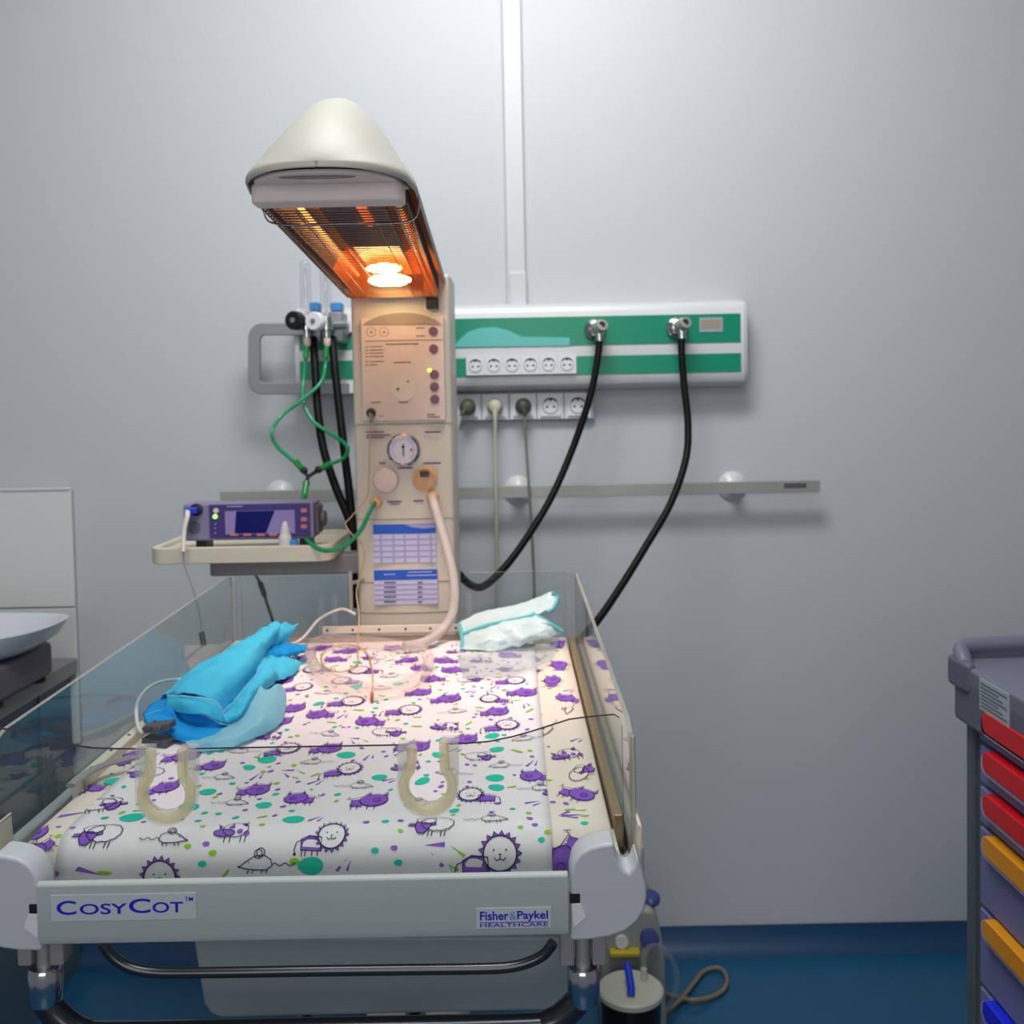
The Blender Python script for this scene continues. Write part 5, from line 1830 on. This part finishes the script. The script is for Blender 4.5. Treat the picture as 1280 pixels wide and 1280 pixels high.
def dish(z0, z1, cx, cy, rx, ry):
    prof_ = [(.70, z0), (.84, z0 + .006), (.94, z0 + (z1 - z0) * .45), (1.0, z1 - .004), (1.01, z1), (.985, z1 + .001), (.95, z1 - .006), (.88, z0 + (z1 - z0) * .5), (.74, z0 + .016), (.3, z0 + .010), (.02, z0 + .010)]
    mb = MB()
    n = 56
    o = len(mb.v)
    for r, h in prof_:
        for i in range(n):
            t = 2 * PI * i / n
            ct, st = math.cos(t), math.sin(t)
            e = .75
            mb.v.append(Vector((cx + rx * r * math.copysign(abs(ct) ** e, ct), cy + ry * r * math.copysign(abs(st) ** e, st), h + .010 * abs(ct) ** 3)))
    for k in range(len(prof_) - 1):
        for i in range(n):
            j = (i + 1) % n
            mb.f.append([k * n + i, k * n + j, (k + 1) * n + j, (k + 1) * n + i]); mb.m.append(0)
    mb.f.append([i for i in range(n)][::-1]); mb.m.append(0)
    mb.f.append([(len(prof_) - 1) * n + i for i in range(n)]); mb.m.append(0)
    return mb
xr_ = P(84, 790, 2.2).x
dish(ZCt + .085, ZCt + .145, xr_ - .31, 2.16, .31, .17).build('weighing_dish', 'dish', bs, ang=60)
MB().box(xr_ - .5, xr_ - .07, 2.03, 2.28, ZCt + .012, ZCt + .088).build('scale_base', 'mondk', bs, bevel=.012, seg=3)
for (x, y) in ((xr_ - .09, 2.06), (xr_ - .09, 2.25), (xr_ - .45, 2.06), (xr_ - .45, 2.25)):
    MB().cyl((x, y, ZCt), (x, y, ZCt + .014), .014).build('foot', 'dark', bs)

# ================================================================== CART (right)
XC = .700
ct = thing('drawer_cart', 'grey medical drawer cart with red, amber and blue handles at right', 'cart', (XC + .25, 1.25, 0))
YB = 1.525
ztop = .905
MB().box(XC, XC + .5, 1.02, YB, .10, ztop).build('cabinet', 'cartp', ct, bevel=.004)
MB().box(XC - .006, XC + .03, YB - .022, YB + .004, .08, ztop).build('corner_post', 'cartp', ct, bevel=.004)
MB().box(XC - .006, XC + .03, 1.0, 1.03, .08, ztop).build('corner_post', 'cartp', ct, bevel=.004)
# top
zl0 = PX(1230, 868, XC - .006).z
MB().box(XC - .022, XC + .52, 1.0, YB + .012, ztop - .012, .965).build('top_body', 'cartg', ct, bevel=.008, seg=3)
zt2 = .985
MB().box(XC - .022, XC + .52, 1.0, 1.545, .955, zt2).build('top_tray', 'cartt', ct, bevel=.006, seg=3)
MB().tube([(XC - .014, 1.505, .975), (XC - .014, 1.520, .990), (XC - .008, 1.538, 1.000), (XC + .01, 1.545, 1.003), (XC + .10, 1.548, 1.005), (XC + .3, 1.548, 1.005), (XC + .52, 1.548, 1.005)], .0125, 12, sm=8).build('rear_rail', 'cartt', ct)
MB().box(XC + .0, XC + .52, 1.538, 1.552, .975, 1.004).build('rear_upstand', 'cartg', ct, bevel=.003)
MB().box(XC - .028, XC - .010, 1.48, 1.548, .945, .992).build('corner_cap', 'cartg', ct, bevel=.008, seg=3)
# sticker
xs = XC - .0225
mb = MB().box(xs - .0008, xs + .001, 1.36, 1.447, .935, .981)
for k in range(7):
    mb.box(xs - .0012, xs, 1.365 + .012 * (k % 3), 1.442, .940 + k * .0055, .9425 + k * .0055, 1)
mb.build('printed_sticker', ['stick', 'inkg'], ct)
hy = [891, 941, 995, 1048, 1155, 1260, 1365]
hc = ['red', 'red', 'red', 'yel', 'yel', 'blu', 'blu']
Yd = 1.446
zs_d = [PX(640 + XC * F / Yd, y, XC).z for y in hy] + [.1]
zs_d = [H - (y - 508 + 11) / F * Yd for y in hy]
for k in range(7):
    z1_ = zs_d[k]
    z0_ = (zs_d[k + 1] if k < 6 else zs_d[k] - .12) + .004
    d_ = MB().box(XC - .010, XC + .01, 1.04, Yd + .028, max(z0_, .11), z1_ - .004).build('drawer', 'drawl', ct, bevel=.002, label='drawer with %s handle' % {'red': 'red', 'yel': 'amber', 'blu': 'blue'}[hc[k]])
    def hpoly(y0, y1, zt_h, hh, r):
        o = []
        for i in range(7):
            t = math.radians(90 + 90 * i / 6); o.append((y0 + r - 0 + r * math.cos(t) * 1, 0))
        return o
    def strip(x0, x1, ya, yb, za, zb, r, m_, nm):
        pts = []
        for (cy, cz, s0_) in ((yb - r, zb - r, 0), (ya + r, zb - r, 90), (ya + r, za + r, 180), (yb - r, za + r, 270)):
            for i in range(6):
                t = math.radians(s0_ + 90 * i / 5)
                pts.append((x0, cy + r * math.cos(t), cz + r * math.sin(t)))
        mb = MB().extr(pts, (x1 - x0, 0, 0))
        o = mb.build(nm, m_, d_, bevel=.002)
        bmx = bmesh.new(); bmx.from_mesh(o.data); bmesh.ops.recalc_face_normals(bmx, faces=bmx.faces); bmx.to_mesh(o.data); bmx.free()
    strip(XC - .022, XC - .008, 1.04, Yd + .001, z1_ - .037, z1_ - .003, .016, 'drawb', 'handle_trim')
    strip(XC - .0245, XC - .007, 1.045, Yd - .008, z1_ - .030, z1_ + .001, .013, hc[k], 'handle')
for (x, y) in ((XC + .05, 1.07), (XC + .05, 1.48), (XC + .45, 1.07), (XC + .45, 1.48)):
    mb = MB().cyl((x - .015, y, .045), (x + .015, y, .045), .045, n=24)
    mb.box(x - .02, x + .02, y - .015, y + .015, .05, .1)
    mb.build('castor', 'tubed', ct, bevel=.002)

# ================================================================== SUCTION UNIT
su = thing('suction_unit', 'portable suction unit with blue knob and clear canister behind the cot on the floor', 'suction unit', (P(790, 1230, 2.1).x, 2.1, 0))
a = R(752, 1140, 832, 1280, 2.12)
zt_s = P(815, 1138, 2.12).z
o_ = [(a[0], 0.01), (a[1] + .002, .01), (a[1], zt_s - .10), (a[1] - .012, zt_s - .03), (a[1] - .024, zt_s), (a[1] - .055, zt_s + .004), (a[0] + .02, zt_s - .03), (a[0], zt_s - .08)]
MB().prism(o_, 2.12, 2.3).build('housing', 'suctw', su, bevel=.012, seg=3)
c = P(811, 1172, 2.12)
MB().lathe((c.x, 2.122, c.z), (0, -1, .3), [(.019, 0), (.02, .006), (.02, .018), (.017, .022)], 24).build('regulator_knob', 'navy', su)
c = P(817, 1139, 2.15)
MB().sph((c.x - .004, 2.17, zt_s + .002), .02, 16, sc=(1.1, 1.6, .7)).build('carry_handle', 'navy', su)
c = P(777, 1176, 2.12)
MB().disc(c, .014, 2.112, 2.125).build('vacuum_dial', 'unitw', su)
c = P(788, 1190, 2.11)
MB().box(c.x - .045, c.x + .02, 2.10, 2.125, c.z - .006, c.z + .004).build('label_strip', 'yelp', su, bevel=.002)
# canister
cc = P(792, 1254, 1.95)
zl_ = cc.z
mb = MB().lathe((cc.x, 2.0, zl_ - .2), (0, 0, 1), [(.056, 0), (.058, .004), (.062, .185), (.062, .19)], 36)
cn = mb.build('canister', 'canb', su)
MB().lathe((cc.x, 2.0, zl_ - .012), (0, 0, 1), [(.064, 0), (.067, .003), (.067, .012), (.062, .016), (.02, .018)], 36).build('canister_lid', 'lid', su)
MB().tube([(cc.x - .004, 1.965, zl_ + .006), (cc.x - .002, 1.975, zl_ + .02), (cc.x - .006, 2.005, zl_ + .05)], .008, 12, sm=4).build('blue_port', 'bluec', su)
MB().cyl((cc.x + .03, 2.02, zl_), (cc.x + .03, 2.02, zl_ + .03), .007, n=12).build('lid_port', 'hosed', su)
MB().box(cc.x - .06, cc.x + .075, 1.93, 2.13, .0, zl_ - .201).build('canister_holder', 'suctw', su, bevel=.006)
MB().tube([(cc.x + .03, 2.02, zl_ + .03), (cc.x + .035, 2.03, zl_ + .06), (cc.x + .06, 2.07, zl_ + .05), P(833, 1190, 2.10), P(846, 1215, 2.12), P(842, 1245, 2.14), P(832, 1262, 2.2)], .006, 10, sm=6).build('clear_tube', 'film', su)


def FL(px, py): 
    p = PZ(px, py, .007)
    p.y = min(p.y, 2.43)
    return p


hf = [PZ(828, 1268, .02), PZ(850, 1250, .012), PZ(868, 1228, .009), PZ(880, 1214, .008), PZ(898, 1210, .008), PZ(908, 1220, .008), PZ(906, 1235, .008), PZ(890, 1246, .008), PZ(868, 1250, .016), PZ(848, 1247, .009), PZ(826, 1240, .009)]
hf = [Vector((p.x, min(p.y, 2.42), p.z)) for p in hf]
tag(MB().tube(hf, .0055, 10, sm=8).build('suction_hose', 'tan'), 'tan suction hose looped on the blue floor right of the suction unit', 'hose')

# ================================================================== LIGHTS
w = bpy.data.worlds.new('world')
SC.world = w
w.use_nodes = True
bg = w.node_tree.nodes['Background']
bg.inputs[0].default_value = lin((196, 203, 212))
bg.inputs[1].default_value = 0.26


def area(name, loc, target, sx, sy, e, col=(1, 1, 1)):
    l = bpy.data.lights.new(name, 'AREA')
    l.shape = 'RECTANGLE'; l.size = sx; l.size_y = sy; l.energy = e; l.color = col
    o = bpy.data.objects.new(name, l)
    COL.objects.link(o)
    o.location = loc
    o.rotation_euler = (Vector(target) - Vector(loc)).to_track_quat('-Z', 'Y').to_euler()
    return o


area('overhead_area', (.05, 1.35, 2.9), (.05, 2.5, 1.75), .8, .4, 19, (1, .995, .97))  # added lamp aimed at the wall to brighten its upper middle
area('overhead_area', (-.25, 1.0, 2.96), (-.25, 1.1, 0), .9, .9, 15, (.95, .98, 1))
area('overhead_area', (-.1, -.6, 2.9), (-.1, 1.6, 1.2), 1.2, .6, 12, (1, .99, .96))
area('front_fill', (-.3, -1.2, 1.7), (-.2, 1.6, 1.2), 1.6, 1.0, 13, (1, .985, .95))  # added fill behind the camera, brightens the faces turned to it
# warm radiant heater light
l = bpy.data.lights.new('heater_glow', 'SPOT')
l.energy = 12; l.color = (1, .72, .60); l.spot_size = math.radians(82); l.spot_blend = .9; l.shadow_soft_size = .04
o = bpy.data.objects.new('heater_glow', l); COL.objects.link(o)
o.location = (hxx(1.7), 1.62, 1.585)
o.rotation_euler = (Vector((-.17, 1.62, ZM)) - Vector(o.location)).to_track_quat('-Z', 'Y').to_euler()

SC.view_settings.view_transform = 'Standard'
SC.view_settings.look = 'None'
SC.view_settings.exposure = 0.0
SC.cycles.max_bounces = 8
SC.cycles.transparent_max_bounces = 32
SC.cycles.use_denoising = True
